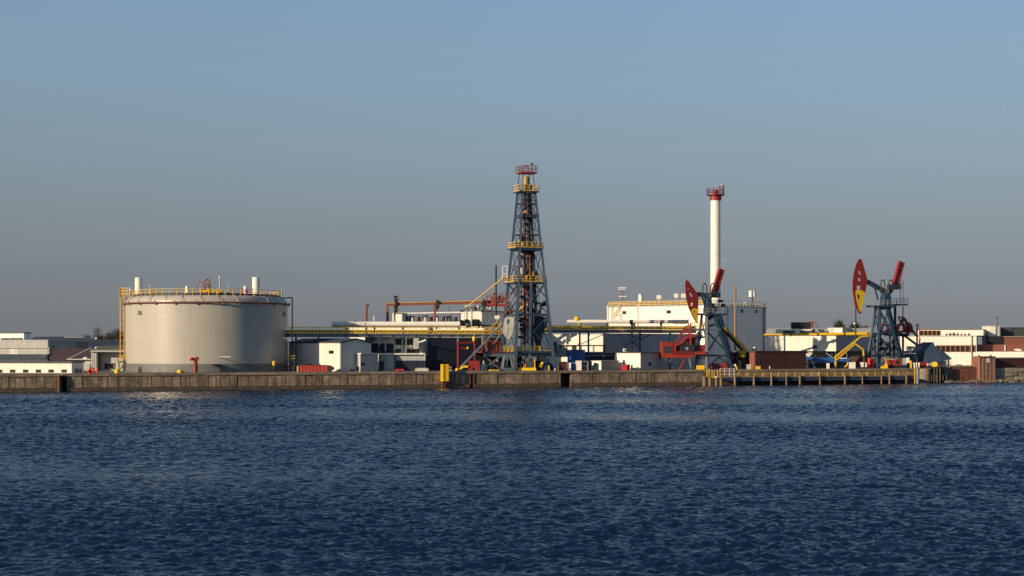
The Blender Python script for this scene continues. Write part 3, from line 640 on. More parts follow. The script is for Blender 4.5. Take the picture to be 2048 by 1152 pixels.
o = T('small_red_valve', 'small red valve at the tank rim below the cream drum', 'valve', roofpt(492, -4)); Y = 335.8; MB().ball(P(492, 581, Y), .3, 10, 6).tube(P(492, 590, Y), P(492, 581, Y), .12).build('body', REDB, o); MB().bar(P(488, 583, Y), P(496, 583, Y), .12).build('handle', RED, o)
# fire monitor
o = T('fire_monitor', 'stout red hydrant post with twin outlets before the tank', 'hydrant', G(390, 2.4)); Y = yq(390) + 2.4
MB().tube(P(391, 746, Y), P(391, 721, Y), .46, 16, .42).build('post', RED, o); MB().tube(P(391, 721.5, Y), P(391, 719, Y), .5, 16).build('flange', RED, o)
MB().path([P(391, 720, Y), P(389, 718, Y - .3), P(383, 717.5, Y - .6)], .26, 10).tube(P(391, 719, Y), P(396.5, 716, Y - .3), .26, 10).build('outlet', RED, o)
MB().ball(P(382.5, 718, Y - .6), .36, 12, 8).build('nozzle_cap', REDB, o); MB().tube(P(393.5, 717.5, Y - .75), P(394.3, 717.2, Y - .2), .42, 14).build('nozzle_cap', RED, o)
o = T('yellow_lamp_post', 'yellow capped post before the right of the tank', 'lamp post', G(548, 4)); Y = yq(548) + 4
MB().tube(P(547.5, 746, Y), P(547.5, 730, Y), .13, 8).build('post', DARK, o); MB().lathe(P(548, 731, Y), [(0, 0), (.3, .02), (.34, .1), (.34, .75), (.24, .95), (0, 1)], 14).build('head', YELB, o)

# ================================================================== MIDDLE LEFT
r, fl, fr, zT, a, b = cbox('gabled_shed', 'white gabled shed right of the tank, one side in the tank shadow', 'shed', 578, 680.5, 742, yq(680) + 4.5, 40, 686.5, WHITE, pw=2.2, rise=.8)
win(r, fl, 658, 667.5, 701, 707.5, 2); win(r, fl, 615, 623, 728, 731)
LT = Pln(680.5, yq(680) + 4.5, 50); LT = Pln(680.5, yq(680) + 4.5, 50)
lt = MB().slz(LT, LT.s(709), LT.s(756, 1.8), GZ, LT.z(730, 708), .08, 1.8).build('lean_to', PALEG, r)
MB().slz(LT, LT.s(708.5), LT.s(757, 1.8) + .2, LT.z(730, 708) + .004, LT.z(730, 706), .08, 2.1).build('lean_to_roof', WPLAIN, r)
L2 = Pln(680.5, yq(680) + 4.5, 50); L2.A = L2.A + L2.n * 1.8
win(r, L2, 722, 730, 726, 731); win(r, L2, 712, 718, 733, 742); win(r, fr, 700, 706, 739, 742)
r = T('red_container', 'long red skip container on the quay before the gabled shed', 'container', G(625, 2.4))
Y = yq(625) + 2.4; SK = Pln(596, Y, 4)
MB().slab(SK, 596, 656, 731, 744.5, -2.3, 0).build('body', mat('skip_red', (.42, .05, .03), .6, .25, .6, streak=.2), r)
for i in range(9): MB().slz(SK, SK.s(597 + i * 7), SK.s(598.4 + i * 7), GZ + .05, SK.z(620, 731.5), 0, .05).build('rib', RED, r)
MB().slz(SK, SK.s(595), SK.s(656.5), SK.z(625, 731.2), SK.z(625, 730.2), -2.35, .07).build('rim', RED, r)
MB().slab(SK, 657, 663.5, 731, 744.5, -2.0, -.2).slab(SK, 663.5, 668, 734, 740, -1.6, -.6).build('drive_unit', DARK, r); MB().slab(SK, 594, 595.6, 732, 745, -2.2, .02).build('end_plate', WPLAIN, r)

# ---- pipe gantry running behind the derrick
GP = Pln(575, yq(575) + 13.5, QA)
def gantry(x0, x1, yt, yd, yb, label, light):
    o = T('pipe_gantry', label, 'gantry', GP.az(x0, GZ)); zt, zd, zb = GP.z((x0 + x1) / 2, yt), GP.z((x0 + x1) / 2, yd), GP.z((x0 + x1) / 2, yb)
    s0, s1 = GP.s(x0), GP.s(x1)
    for off in (0, -2.6): MB().slz(GP, s0, s1, zb, zd, off - .12, off + .12).slz(GP, s0, s1, zd - .1, zd, off - .3, off + .3).slz(GP, s0, s1, zb, zb + .1, off - .3, off + .3).build('girder', STEELL, o)
    n = int((s1 - s0) / 2.6)
    for i in range(n):
        s_ = s0 + (s1 - s0) * (i + .5) / n; MB().slz(GP, s_ - .08, s_ + .08, zb + .1, zd - .1, .12, .28).build('stiffener', light, o)
        MB().slz(GP, s_ - (s1 - s0) / n / 2 + .02, s_ + (s1 - s0) / n / 2 - .02, zd + .02, zd + .08, -2.9, .3).build('deck_panel', DARK, o)
    for off, nm in ((.2, 'handrail'), (-2.8, 'handrail')):
        MB().rail([GP.S(s0, zd + .08, off), GP.S(s1, zd + .08, off)], zt - zd, 1.5, .06, 1, True).build(nm, YELB, o)
    for j, (off, rr, mm) in enumerate(((-.5, .30, YELB), (-1.3, .26, YEL), (-2.1, .24, RUSTP))): MB().tube(GP.S(s0, zd + .35 + rr, off), GP.S(s1, zd + .35 + rr, off), rr, 10).build('pipe', mm, o)
    return o
ga = gantry(578, 1003, 655.5, 668.5, 674.5, 'long steel pipe gantry with yellow railings between tank and derrick', STEEL)
gb = gantry(1096, 1392, 652.5, 661, 666, 'steel pipe gantry with yellow railings right of the derrick', STEEL)
def leg(px, yt, par, m=STEEL, w=.4, bend=None):
    z = GP.z(px, yt); pts = [GP.az(px, z, -.3)] + ([GP.az(px + bend, z - 4.2, .4), GP.az(px + bend, GZ, .4)] if bend else [GP.az(px, GZ, -.3)])
    q = MB()
    for i in range(len(pts) - 1): q.bar(pts[i], pts[i + 1], w)
    q.build('leg', m, par)
for px in (592, 637, 805): leg(px, 674.5, ga)
leg(880, 674, ga, STEELL, .55, -13); leg(916, 674, ga, STEELL); leg(771, 674.5, ga, STEEL, .3)
MB().prism([GP.at(733, 674.6, .2), GP.at(755, 674.6, .2), GP.at(741, 691, .2), GP.at(740, 706, .2), GP.at(735, 706, .2), GP.at(731, 690, .2)], (0, 1.2, 0)).build('bracket', NAVY, ga)
q = [GP.az(736, GZ, -.4), GP.az(737, GP.z(737, 704), -.4)]; MB().bar(q[0], q[1], .4).build('leg', NAVY, ga)
YF = GP.Y(866) - 1.2
o = MB().pb(856.5, 868, 731, 743, YF, 1.3).pb(866, 871, 728, 742.8, YF + .2, 1.0).build('leg_footing', YELB, ga)
for px, yt in ((1159.5, 650), (1177, 666), (1280, 666), (1340, 666)): leg(px, yt, gb, STEELL if px < 1160 else STEEL, .42)
leg(1264, 640, gb, STEELL, .45)
zt = GP.z(1280, 666)
for x0, y0, x1, y1 in ((1264, 688, 1284, 668), (1280, 680, 1302, 668), (1266, 684, 1278, 694), (1262, 682, 1248, 694), (1272, 676, 1254, 668)): MB().bar(GP.at(x0, y0, 0), GP.at(x1, y1, 0), .22).build('brace', STEEL, gb)
# big white ducts laid over the gantry
def duct(x0, x1, yt, yb, Yd, label, drop, yt2=None, yb2=None):
    a_ = P(x0, (yt + yb) / 2, Yd); b_ = P(x1, (yt + yb) / 2, Yd); r = (yb - yt) / 2 * K(Yd)
    o = T('white_duct', label, 'duct', a_); n = 9
    for i in range(n): MB().tube(a_.lerp(b_, i / n) if i == 0 else a_.lerp(b_, i / n + .0006), a_.lerp(b_, (i + 1) / n - .0006), r, 20).build('duct_section', WPLAIN, o)
    for i in range(1, n): MB().tube(a_.lerp(b_, i / n - .0012), a_.lerp(b_, i / n + .0012), r * 1.04, 20).build('flange', WPLAIN, o)
    for i in range(1, n, 2): c = a_.lerp(b_, i / n); MB().bar(c - Vector((0, 0, r)), c - Vector((0, 0, r + .5)), .5, .9).build('saddle', DARK, o); MB().bar(c - Vector((0, 0, r + .5)), c - Vector((0, 0, r + drop)), .3).build('trestle', STEEL, o)
    return o
duct(664, 920, 643, 654, 367.0, 'long white duct lying above the left gantry', 9.5)
duct(1134, 1376, 639.5, 647, 389.0, 'slimmer white duct lying above the right gantry', 2.0)
o = T('yellow_vent_cap', 'bright yellow drum cap on the right white duct', 'vent', P(1154, 640, 389.0)); MB().lathe(P(1154, 640.5, 389.0), [(0, 0), (.62, 0), (.66, .1), (.66, .6), (.5, .85), (0, .9)], 18).build('drum', YELB, o)
MB().tube(P(1157, 649.5, GP.Y(1154) + .3), P(1160, 646.5, GP.Y(1154) + .3), .2).build('cock', YEL, o)
o = T('duct_valve', 'brown valve drum at the middle of the right duct on a grey post', 'valve', P(1263, 648, GP.Y(1263) - 1)); Yv = GP.Y(1263) - .4; MB().tube(P(1259.5, 644, Yv), P(1265.5, 644, Yv), .52, 14).build('drum', RUST, o); MB().tube(P(1263, 650, Yv), P(1263, 641, Yv), .2).build('stem', DARK, o)
o = T('dark_tarpaulin_heap', 'dark covered heap at the right end of the slim duct', 'heap', P(1362, 648, GP.Y(1362))); Yv = GP.Y(1362) - .6
MB().prism([P(1349, 647.5, Yv), P(1357, 641.5, Yv), P(1367, 641, Yv), P(1373, 644, Yv), P(1374, 647.5, Yv)], (0, 2, 0)).build('cover', OLIVE, o)

# ---- open process building between shed and navy hall
Y0 = yq(800) + 9
r = T('open_process_building', 'open white and dark process building under the left gantry', 'building', G(800, 10))
PB = Pln(758, Y0, 5)
MB().slab(PB, 758, 851, 709.5, 748, -6, 0).build('lower_wall', SHADEG, r)
MB().slab(PB, 740, 840, 706.5, 709, -7, .6).build('ledge', WPLAIN, r)
MB().slab(PB, 738, 852, 672, 706.5, -8, -6.5).build('rear_wall', WPLAIN, r)
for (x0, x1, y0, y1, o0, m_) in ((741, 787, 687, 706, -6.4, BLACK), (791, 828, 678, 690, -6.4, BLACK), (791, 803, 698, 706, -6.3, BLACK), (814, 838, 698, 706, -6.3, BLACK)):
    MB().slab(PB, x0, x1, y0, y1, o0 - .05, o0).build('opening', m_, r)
MB().slab(PB, 827, 837.5, 676, 698, -6.2, -4).build('pier', PALEG, r); MB().slab(PB, 803, 810, 690, 706, -6.2, -5).build('pier', PALEG, r)
for x in (758.5, 788.5, 812): MB().slab(PB, x - 1.1, x + 1.1, 673, 706.4, -.5, -.1).build('column', STEEL if x < 800 else STEELL, r)
for x in (758.5, 790): MB().slab(PB, x - 1.1, x + 1.1, 709.6, 745, .01, .25).build('column', DARK, r)
MB().slab(PB, 772, 789, 712, 722, .02, .12).slab(PB, 772, 789, 722.4, 737.5, .02, .1).build('roller_door', PALEG, r)
MB().slab(PB, 792, 850, 721, 742, .02, .3).build('dark_door', NAVY, r); win(r, PB, 759.5, 768, 722, 741, 1, BLACK, GLASS)
MB().bar(PB.at(838, 685, -3), PB.at(852, 680, -1), .25).bar(PB.at(817, 690, -1), PB.at(824, 699, -1), .22).build('brace', WPLAIN, r)
# navy hall
r, fl, fr, zT, a, b = cbox('navy_hall', 'large dark navy corrugated hall under the gantry, left of the derrick', 'hall', 850, 853, 1010, yq(853) + 11.5, 68, 677, NAVY, pw=2.6, roof=ROOF)
MB().slz(fr, fr.s(853.5), fr.s(855), GZ, zT, .06, .25).build('corner_post', STEEL, r)
NP = Pln(895, yq(895) + 8, 18)
# clutter on the quay here
def lump(name, label, cat, m, px0, px1, yt, yb, v, seed, n=7, group=None):
    rg = random.Random(seed); o = T(name, label, cat, G((px0 + px1) / 2, v), group); Y = yq((px0 + px1) / 2) + v
    for i in range(n):
        x = px0 + (px1 - px0) * (i + .5) / n; c = P(x, yb - (yb - yt) * rg.uniform(.25, .6), Y + rg.uniform(-.3, .3)); MB().ball(c, (px1 - px0) / n * K(Y) * rg.uniform(.7, 1.1), 8, 5, rg.uniform(.5, .9)).build('lump', m, o)
lump('red_net_pile', 'small heap of bright red net floats at the quay edge', 'heap', REDB, 791, 807, 736, 742.5, 2, 3)
simple('grey_concrete_slab', 'low grey concrete block at the quay edge before the navy hall', 'slab', PALEG, MB().pb(830, 857, 737, 744, yq(840) + 2.2, 1.5).pb(834, 853, 736, 737, yq(840) + 2.5, 1.0))
o = T('small_grey_cabinet', 'small grey cabinet right of the yellow fender', 'cabinet', G(900, 2.5)); Y = yq(900) + 2.5; MB().pb(897, 903, 733, 744, Y, .8).build('body', GALV, o); MB().pb(898, 902, 734.5, 739, Y - .04, .05).build('door', DARK, o)
# machine hall behind, with penthouse and compressors
Yh = yq(964) + 34
r, fl, fr, zT, a, b = cbox('machine_hall', 'broad white hall behind the left gantry carrying the compressors', 'hall', 700, 968, 1012, Yh, 22, 652, WHITE, pw=3.0)
r, fl, fr, zT2, a, b = cbox('white_penthouse', 'white panelled rooftop block left of the derrick', 'penthouse', 922, 964, 1010, Yh - .8, 22, 622.5, WHITE, z0=zT + .3, pw=1.6)
for x0, x1 in ((917, 937), (944, 960)):
    rg = random.Random(int(x0)); f_ = MB()
    for i in range(9): c = fl.at(rg.uniform(x0 + 2, x1 - 2), rg.uniform(642, 651), rg.uniform(.3, .9)); f_.box(c, rg.uniform(.5, 1.2), .6, rg.uniform(.4, 1.0), rg.uniform(0, 40))
    f_.build('dark_machinery', BLACK, r)
for px in (932.5, 942.5): MB().bar(fl.at(px, 651, .25), fl.at(px, 610, .25), .16).build('rail_post', WPLAIN, r)
MB().rail([fl.at(930, 622, -.3), fl.at(945, 622, -.3)], 1.3, .8, .05).build('roof_rail', WPLAIN, r)
CPn = Pln(785, Yh - 3 + 12, -8)
zc_ = zT + .25
fr_ = T('compressor_gantry', 'long white pipe frame over the row of dark compressors', 'frame', CPn.az(785, zc_)); 
MB().bar(CPn.at(786, 627, 0), CPn.at(922, 624.5, 0), .28).bar(CPn.at(786, 627, -2), CPn.at(922, 624.5, -2), .2).build('top_beam', WPLAIN, fr_)
for i in range(9): x = 788 + i * 16.5; MB().bar(CPn.az(x, zc_, .2), CPn.at(x, 627, .2), .14).build('post', DARK, fr_)
for i in range(9):
    x = 812 + i * 12.3; o = T('compressor', '%s dark compressor unit in the row on the machine hall roof' % ['first', 'second', 'third', 'fourth', 'fifth', 'sixth', 'seventh', 'eighth', 'ninth'][i], 'compressor', CPn.az(x, zc_), 'row of compressors')
    w = 4.6; MB().slab(CPn, x - w, x + w * .5, 631 + (i % 3), 646, -1.8, -.4).build('body', BLACK if i % 3 else DARK, o)
    MB().tube(CPn.at(x + w * .2, 634 + i % 2, -.2), CPn.at(x + w * .2, 646, -.2), .34, 10).build('cylinder', WPLAIN if i % 2 else BLACK, o)
    MB().path([CPn.at(x - 3, 641, 0), CPn.at(x - 2, 633, .1), CPn.at(x + 4, 632, .1)], .13, 6).build('pipe', RUST if i % 2 else GALV, o)
    if i % 3 == 0: MB().slab(CPn, x + w * .7, x + w * 1.35, 632, 646, -1.6, -.1).build('panel_box', PALEG, o)
r, fl_, fr2, _, _, _ = cbox('white_rooftop_cabinet', 'white cabinet at the left end of the compressor row', 'cabinet', 787, 804, 815, CPn.Y(804) - 2, 26, 628, WHITE, z0=zc_, pw=1.0)
MB().slab(CPn, 784.5, 787, 627, 645, 1.6, 1.9).build('edge_post', WPLAIN, r)
# rust red pipe bridge
Yp = Yh - 2
o = T('red_pipe_bridge', 'long rust red pipe portal above the compressors', 'pipe bridge', Vector((P(775, 640, Yp).x, Yp, zT)))
MB().bar(P(775, 650, Yp), P(775, 609.5, Yp), .62).build('post', RUSTP, o); MB().bar(P(772.4, 609.5, Yp), P(1004, 603.5, Yp), .55, .62).build('beam', RUSTP, o); MB().bar(P(772, 606.6, Yp), P(1004, 600.4, Yp), .5, .12).build('top_rail', YEL, o)
MB().bar(P(870, 641, Yp + .2), P(870, 605, Yp + .2), .5).build('post', RUSTP, o)
for x, y0, y1 in ((792, 594, 627), (875, 603, 622)):
    rg = random.Random(int(x)); q = MB(); n = int((y1 - y0) / 4)
    for i in range(n): c = P(x + rg.uniform(-1.5, 2), y0 + 4 * i + 2, Yp - .5); q.box(c, rg.uniform(.3, .9), .5, rg.uniform(.3, .6), rg.uniform(0, 50)).bar(c - Vector((rg.uniform(.2, .7), 0, 0)), c + Vector((rg.uniform(.3, .8), 0, rg.uniform(-.2, .3))), .16)
    q.bar(P(x - 1, y1, Yp - .5), P(x - 1, y0, Yp - .5), .34).build('valve_stack', mat('dark_rust', (.055, .025, .016), .8, .4, 1.5), o)
MB().bar(P(897, 612, Yp), P(897, 624, Yp), .08).build('hanger', DARK, o)
simple('whip_aerial', 'thin black aerial on top of the left red valve stack', 'aerial', BLACK, MB().tube(P(790, 606, Yp - .5), P(788.5, 593, Yp - .5), .06, 6).ball(P(788.5, 592.5, Yp - .5), .16, 6, 4))
o = T('rust_red_flue', 'single rust red flue with hooked top behind the white duct', 'flue', Vector((P(732.5, 650, Yp - 4).x, Yp - 4, GZ))); MB().tube(Vector((P(732.5, 650, Yp - 4).x, Yp - 4, GZ)), P(732.5, 612, Yp - 4), .3, 10).build('shaft', RUSTP, o); MB().path([P(732.5, 612, Yp - 4), P(734, 610, Yp - 4), P(738.5, 611.5, Yp - 4)], .26, 8).build('hook', RUST, o)
simple('white_roof_pin', 'thin white pin on the hall roof right of the rust flue', 'post', WPLAIN, MB().tube(P(748, 648, Yp - 4), P(748, 633, Yp - 4), .12, 6).ball(P(748, 633, Yp - 4), .18, 6, 4))
# red winch gear left of the derrick, black mast, yellow boom
o = T('red_winch', 'red winch frame with two drums on the penthouse roof', 'winch', P(985, 612, Yh - 3)); Yw = Yh - 3
fm = MB()
for x0, x1, y0, y1 in ((974, 974, 592, 612), (983, 983, 592, 612), (974, 983, 592, 592), (974, 983, 601, 601), (996, 996, 590, 612), (1004, 1004, 594, 612)): fm.bar(P(x0, y0, Yw), P(x1, y1, Yw), .28)
fm.build('frame', ORED, o); MB().bar(P(962, 609, Yw), P(1012, 611, Yw), .5, .6).build('bed', RED, o)
for x, y, r_ in ((1003, 598, .95), (988, 588.5, .4), (989, 600, .9)): MB().tube(P(x, y, Yw - .4), P(x, y, Yw + .5), r_, 18).tube(P(x, y, Yw - .55), P(x, y, Yw - .4), r_ * .4, 10).build('drum', RUSTP, o)
def ringpts(x, y, r_, Y_, n=16): c = P(x, y, Y_); return [c + Vector((r_ * math.cos(2 * math.pi * i / n), 0, r_ * math.sin(2 * math.pi * i / n))) for i in range(n + 1)]
MB().path(ringpts(1004, 595, 1.05, Yw - .7), .09, 6).build('drum_guard', RED, o)
MB().pb(965, 969, 598, 622, Yw - .3, .8).pb(963, 971, 604, 612, Yw - .4, .6).build('motor', BLACK, o)
for i, (x, y) in enumerate(((950, 616), (957, 614), (974, 615), (981, 617))): MB().ball(P(x, y, Yw + .5), .55, 8, 6).build('casing', (RUST, GALV, WPLAIN, GALV)[i], o)
simple('black_mast', 'tall thin black mast left of the derrick', 'mast', BLACK, MB().tube(Vector((P(992, 700, Yh - 6).x, Yh - 6, GZ)), P(992, 531, Yh - 6), .26, 8, .2).bar(P(989, 554, Yh - 6), P(992, 554, Yh - 6), .12))
DY = yq(1054) + 7.5
simple('yellow_boom', 'slanting yellow boom from the derrick gallery down to the penthouse', 'boom', YEL, MB().bar(P(1006, 556, DY), P(940, 609, DY + 14), .19).bar(P(940, 609, DY + 14), P(930, 616, DY + 18), .16).ball(P(1006, 556, DY), .35, 8, 5))

# ================================================================== DERRICK
DP = Pln(1054, DY, QA); UX, VX = DP.u, -DP.n
dk = T('derrick', 'tall blue grey steel drilling derrick with yellow galleries and red crown', 'derrick', DP.az(1054, GZ))
zy = lambda y: CZ + (HY - y) * K(DY)
def hs(z):                                                   # half side of the tower
    zb, zt_ = zy(704), zy(384); t = (z - zb) / (zt_ - zb); return (79 + (27 - 79) * t) / 2 * K(DY)
def cn(i, z, k=1.0):
    h = hs(z) * k; sx, sy = ((-1, -1), (1, -1), (1, 1), (-1, 1))[i]; sh = -1.5 * K(DY) * (z - zy(704)) / 36
    p = DP.A + UX * (sx * h + sh) + VX * (sy * h); return Vector((p.x, p.y, z))
lv = [zy(y) for y in (704, 630, 566, 500, 470, 434, 408, 384)]
for i in range(4): MB().bar(cn(i, lv[0] - 3.8, 1), cn(i, lv[2]), .72).bar(cn(i, lv[2]), cn(i, lv[-1]), .52).build('leg', STEEL, dk)
for i in range(4): MB().bar(cn(i, lv[-1]), cn(i, zy(346)), .2).build('crown_post', DARK, dk)
for j, z in enumerate(lv):
    for i in range(4): MB().bar(cn(i, z), cn((i + 1) % 4, z), .34 if j in (0, 1, 2, 3) else .26, .5 if j in (0, 1, 2, 3, 5) else .26).build('girt', STEEL, dk)
for j in range(len(lv) - 1):
    for i in range(4):
        a_, b_, c_, d_ = cn(i, lv[j]), cn((i + 1) % 4, lv[j]), cn(i, lv[j + 1]), cn((i + 1) % 4, lv[j + 1])
        if j in (0, 1):                                      # tall bays carry two panels of bracing
            m1, m2 = a_.lerp(c_, .5), b_.lerp(d_, .5)
            (MB().xbr(a_, b_, m1, m2, .17).xbr(m1, m2, c_, d_, .17) if j and i in (1, 3) else MB().xbr(a_, b_, c_, d_, .15 if i in (0, 1, 3) else .10)).build('brace', STEEL, dk)
        elif j == 2:
            MB().xbr(a_, b_, c_, d_, .13 if i in (0, 1, 3) else .09).build('brace', STEEL, dk)
        else: MB().xbr(a_, b_, c_, d_, .11 if i in (0, 1, 3) else .07).build('brace', STEEL, dk)
def gallery(y, ext_l, ext, rm, hr, slab=STEEL, th=.3):
    z = zy(y); h = hs(z) + ext; q = [DP.A + UX * (-h - ext_l) + VX * (-h), DP.A + UX * h + VX * (-h), DP.A + UX * h + VX * h, DP.A + UX * (-h - ext_l) + VX * h]
    q = [Vector((p.x, p.y, z)) for p in q]; pf = MB()
    inn = [q[0].lerp(q[2], .22), q[1].lerp(q[3], .22), q[2].lerp(q[0], .22), q[3].lerp(q[1], .22)]
    pf.holed(q, [inn], (0, 0, th)); o_ = pf.build('gallery', slab, dk)
    t = Vector((0, 0, th)); MB().rail([p + t for p in q + q[:1]], hr, 1.3, .05, 1, rm is YEL).build('gallery_rail', rm, o_)
gallery(386, .5, .55, YEL, 1.35); gallery(499, .9, .25, YEL, 1.2); gallery(568, .9, .15, YEL, 1.3, th=.4); gallery(434, 0, .12, STEEL, .1)
gallery(347.5, .2, .6, RUSTP, 1.35, RED)
# middle post and lower front
ml, mr = cn(0, lv[0]), cn(1, lv[0]); tl, tr = cn(0, lv[2]), cn(1, lv[2])
MB().bar(ml.lerp(mr, .36) - Vector((0, 0, 3.8)), tl.lerp(tr, .47), .55).build('centre_post', STEEL, dk)
# plate and hopper
MB().prism([cn(0, zy(y)).lerp(cn(3, zy(y)), f_) + Vector((-.25, -.1, 0)) for y, f_ in ((637, .1), (634, .3), (634, .75), (638, .92), (665, .92), (681, .45), (668, .12))], (-.15, -.06, 0)).build('wind_shield', mat('shield_paint', (.27, .28, .25), .6, .2, .5, dirt=(.15, .12, .09), dirtamt=.5), dk)
MB().prism([P(1068, 632, DY + 1.5), P(1098, 634, DY + 1.5), P(1094, 652, DY + 1.5), P(1084, 668, DY + 1.5), P(1083, 700, DY + 1.5), P(1073, 700, DY + 1.5), P(1066, 668, DY + 1.5)], (0, 2.2, 0)).build('hopper', STEEL, dk)
# pipes standing inside
zc0 = zy(700)
for i, (du, dv, z0_, z1_, r_, m_) in enumerate(((-.5, .2, 640, 384, .32, RUST), (.15, -.4, 655, 376, .36, RUST), (.7, .4, 690, 395, .28, RUST), (-.95, -.3, 690, 480, .22, RUSTP), (1.1, .1, 690, 500, .22, RUST), (.4, -.9, 700, 505, .16, RUSTP), (-1.1, .8, 700, 450, .14, STEEL), (1.2, -.5, 700, 470, .12, STEEL), (-.2, 1.0, 704, 372, .2, RUST))):
    p = DP.A + UX * du + VX * dv; MB().tube((p.x, p.y, zy(z0_)), (p.x, p.y, zy(z1_)), r_, 10).build('standpipe', m_, dk)
rg = random.Random(11)
for i in range(150):                                          # couplings, clamps and valves up the string
    y = rg.uniform(395, 690); big = y > 480; p = DP.A + UX * rg.uniform(-1.2 - big * .5, 1.2 + big * .5) + VX * rg.uniform(-1, 1); m_ = rg.choice((RUST, RUSTP, DARK, BLACK, RUST, STEEL, YEL))
    s_ = rg.uniform(.25, .6) + .2 * big
    if i % 3: MB().box((p.x, p.y, zy(y)), s_ * 1.6, s_, s_ * rg.uniform(.4, 1.3), rg.uniform(0, 90)).build('coupling', m_, dk)
    else: MB().tube((p.x - s_, p.y, zy(y)), (p.x + s_, p.y, zy(y) + rg.uniform(-.3, .3)), s_ * .4, 8).build('valve', m_, dk)
for s_ in (-1, 1):
    l_ = MB()
    for d in (-.28, .28): l_.bar(cn(0, lv[0]).lerp(cn(1, lv[0]), .5 + s_ * .17) + Vector((d, 1.6, 0)), cn(0, lv[-1]).lerp(cn(1, lv[-1]), .5 + s_ * .3) + Vector((d, .6, 0)), .08)
    for i in range(70): a_ = (cn(0, lv[0]).lerp(cn(1, lv[0]), .5 + s_ * .17) + Vector((0, 1.6, 0))).lerp(cn(0, lv[-1]).lerp(cn(1, lv[-1]), .5 + s_ * .3) + Vector((0, .6, 0)), i / 70); l_.bar(a_ - Vector((.28, 0, 0)), a_ + Vector((.28, 0, 0)), .05)
    l_.build('ladder', STEEL, dk)
p = DP.A; MB().lathe((p.x - .2, p.y, zy(370)), [(0, 0), (.62, 0), (.70, .2), (.70, 1.6), (.5, 1.9), (0, 1.95)], 14).build('crown_block', mat('brass_paint', (.36, .24, .07), .5, .3, 1), dk)
MB().lathe((p.x + .3, p.y - .5, zy(374)), [(0, -.6), (.9, -.6), (.9, .3), (0, .35)], 14).build('sheave_box', RUST, dk)
MB().path([P(1047, 346, DY - 1), P(1047, 336, DY - 1), P(1049, 332.5, DY - 1), P(1053, 331, DY - 1), P(1057, 334, DY - 1), P(1058, 344, DY - 1)], .12, 8).build('crown_hoop', RED, dk)
MB().bar(P(1064, 346, DY - 1), P(1064, 329, DY - 1), .13).prism([P(1060, 327, DY - 1), P(1068, 326, DY - 1), P(1066, 330, DY - 1), P(1062, 330, DY - 1)], (0, .6, 0)).build('wind_vane', RUST, dk)
MB().bar(P(1039, 346, DY - 1.2), P(1039, 334, DY - 1.2), .22).build('crown_lamp', RED, dk); MB().lathe(P(1053, 690, DY + .3), [(0, 0), (.75, 0), (.75, 5.5), (.55, 6), (0, 6)], 16).build('mud_column', PALEG, dk)
MB().lathe(P(1043, 549, DY - 1), [(0, 0), (.7, 0), (.7, 1.5), (0, 1.55)], 14).build('white_drum', PALEG, dk)
MB().path(ringpts(1028, 535, .5, DY - .5, 10), .1, 6).path(ringpts(1036, 545, .6, DY - .5, 10), .1, 6).path([P(1012, 606, DY), P(1022, 588, DY), P(1032, 575, DY), P(1035, 566, DY)], .16, 8).path([P(1016, 612, DY + 1), P(1028, 596, DY + 1), P(1034, 578, DY + 1)], .12, 8).build('hose', RUSTP, dk)
for i in range(7): q = MB(); c = P(rg.uniform(1065, 1088), rg.uniform(604, 628), DY + rg.uniform(-1, 2)); q.ball(c, rg.uniform(.35, .7), 7, 5).bar(c, c + Vector((rg.uniform(-1, 1), 0, rg.uniform(-.6, .9))), .2); q.build('hook_gear', BLACK, dk)
for i in range(9): q = MB(); c = P(rg.uniform(1012, 1042), rg.uniform(604, 628), DY + rg.uniform(-1, 2)); q.ball(c, rg.uniform(.3, .6), 7, 5).bar(c, c + Vector((rg.uniform(-1, 1), 0, rg.uniform(-.6, .9))), .2); q.build('pump_gear', RUST, dk)
o = MB()
for x0, x1, y0, y1 in ((1005, 1014, 532, 532), (1005, 1014, 548, 548), (1005, 1005, 532, 556), (1014, 1014, 532, 556)): o.bar(P(x0, y0, DY - 2), P(x1, y1, DY - 2), .16)
o.build('white_frame', WPLAIN, dk)
# substructure
BP = Pln(1030, DY - 5.2, QA)
sub = T('derrick_substructure', 'grey braced steel substructure carrying the derrick at the quay edge', 'substructure', BP.az(1040, GZ))
z7 = BP.z(1040, 712)
for off in (0, -9): MB().slz(BP, BP.s(969), BP.s(1111, off), BP.z(1040, 713), BP.z(1040, 706), off - .35, off).build('beam', STEELL if off == 0 else STEEL, sub)
MB().slz(BP, BP.s(969), BP.s(1111), BP.z(1040, 706) + .004, BP.z(1040, 704), -9.4, .1).build('deck', STEEL, sub)
for x0, x1, w in ((1008, 1003.5, .55), (1029, 1029.5, .75), (1106, 1110, .9)): MB().bar(BP.at(x0, 712, -.2), BP.az(x1, GZ, -.2), w).build('column', STEELL if x0 < 1100 else STEEL, sub)
for x0, x1, w in ((1008, 1003.5, .5), (1029, 1029.5, .5), (1106, 1108, .6)): MB().bar(BP.at(x0, 712, -9), BP.az(x1, GZ, -9), w).build('column', STEEL, sub)
for a_, b_, c_, d_ in ((970, 713, 1000, 740), (1000, 713, 969, 738), (1018, 713, 1007, 739), (1021, 713, 1025, 737), (1056, 712, 1031, 733), (1082, 713, 1108, 739)): MB().bar(BP.at(a_, b_, -.15), BP.at(c_, d_, -.15), .30 if a_ < 1080 else .8).build('brace', STEELL if a_ < 1080 else STEEL, sub)
MB().slz(BP, BP.s(1000), BP.s(1036), GZ + .02, GZ + .62, -.9, .25).build('foot_beam', STEELL, sub)
MB().rail([BP.at(1008, 704.5, 0), BP.at(1080, 704.5, 0)], 1.35, 1.0, .075, 2, True).build('handrail', YELB, sub); MB().slab(BP, 1088, 1104, 700.5, 703, -.4, 0).build('step', YEL, sub)
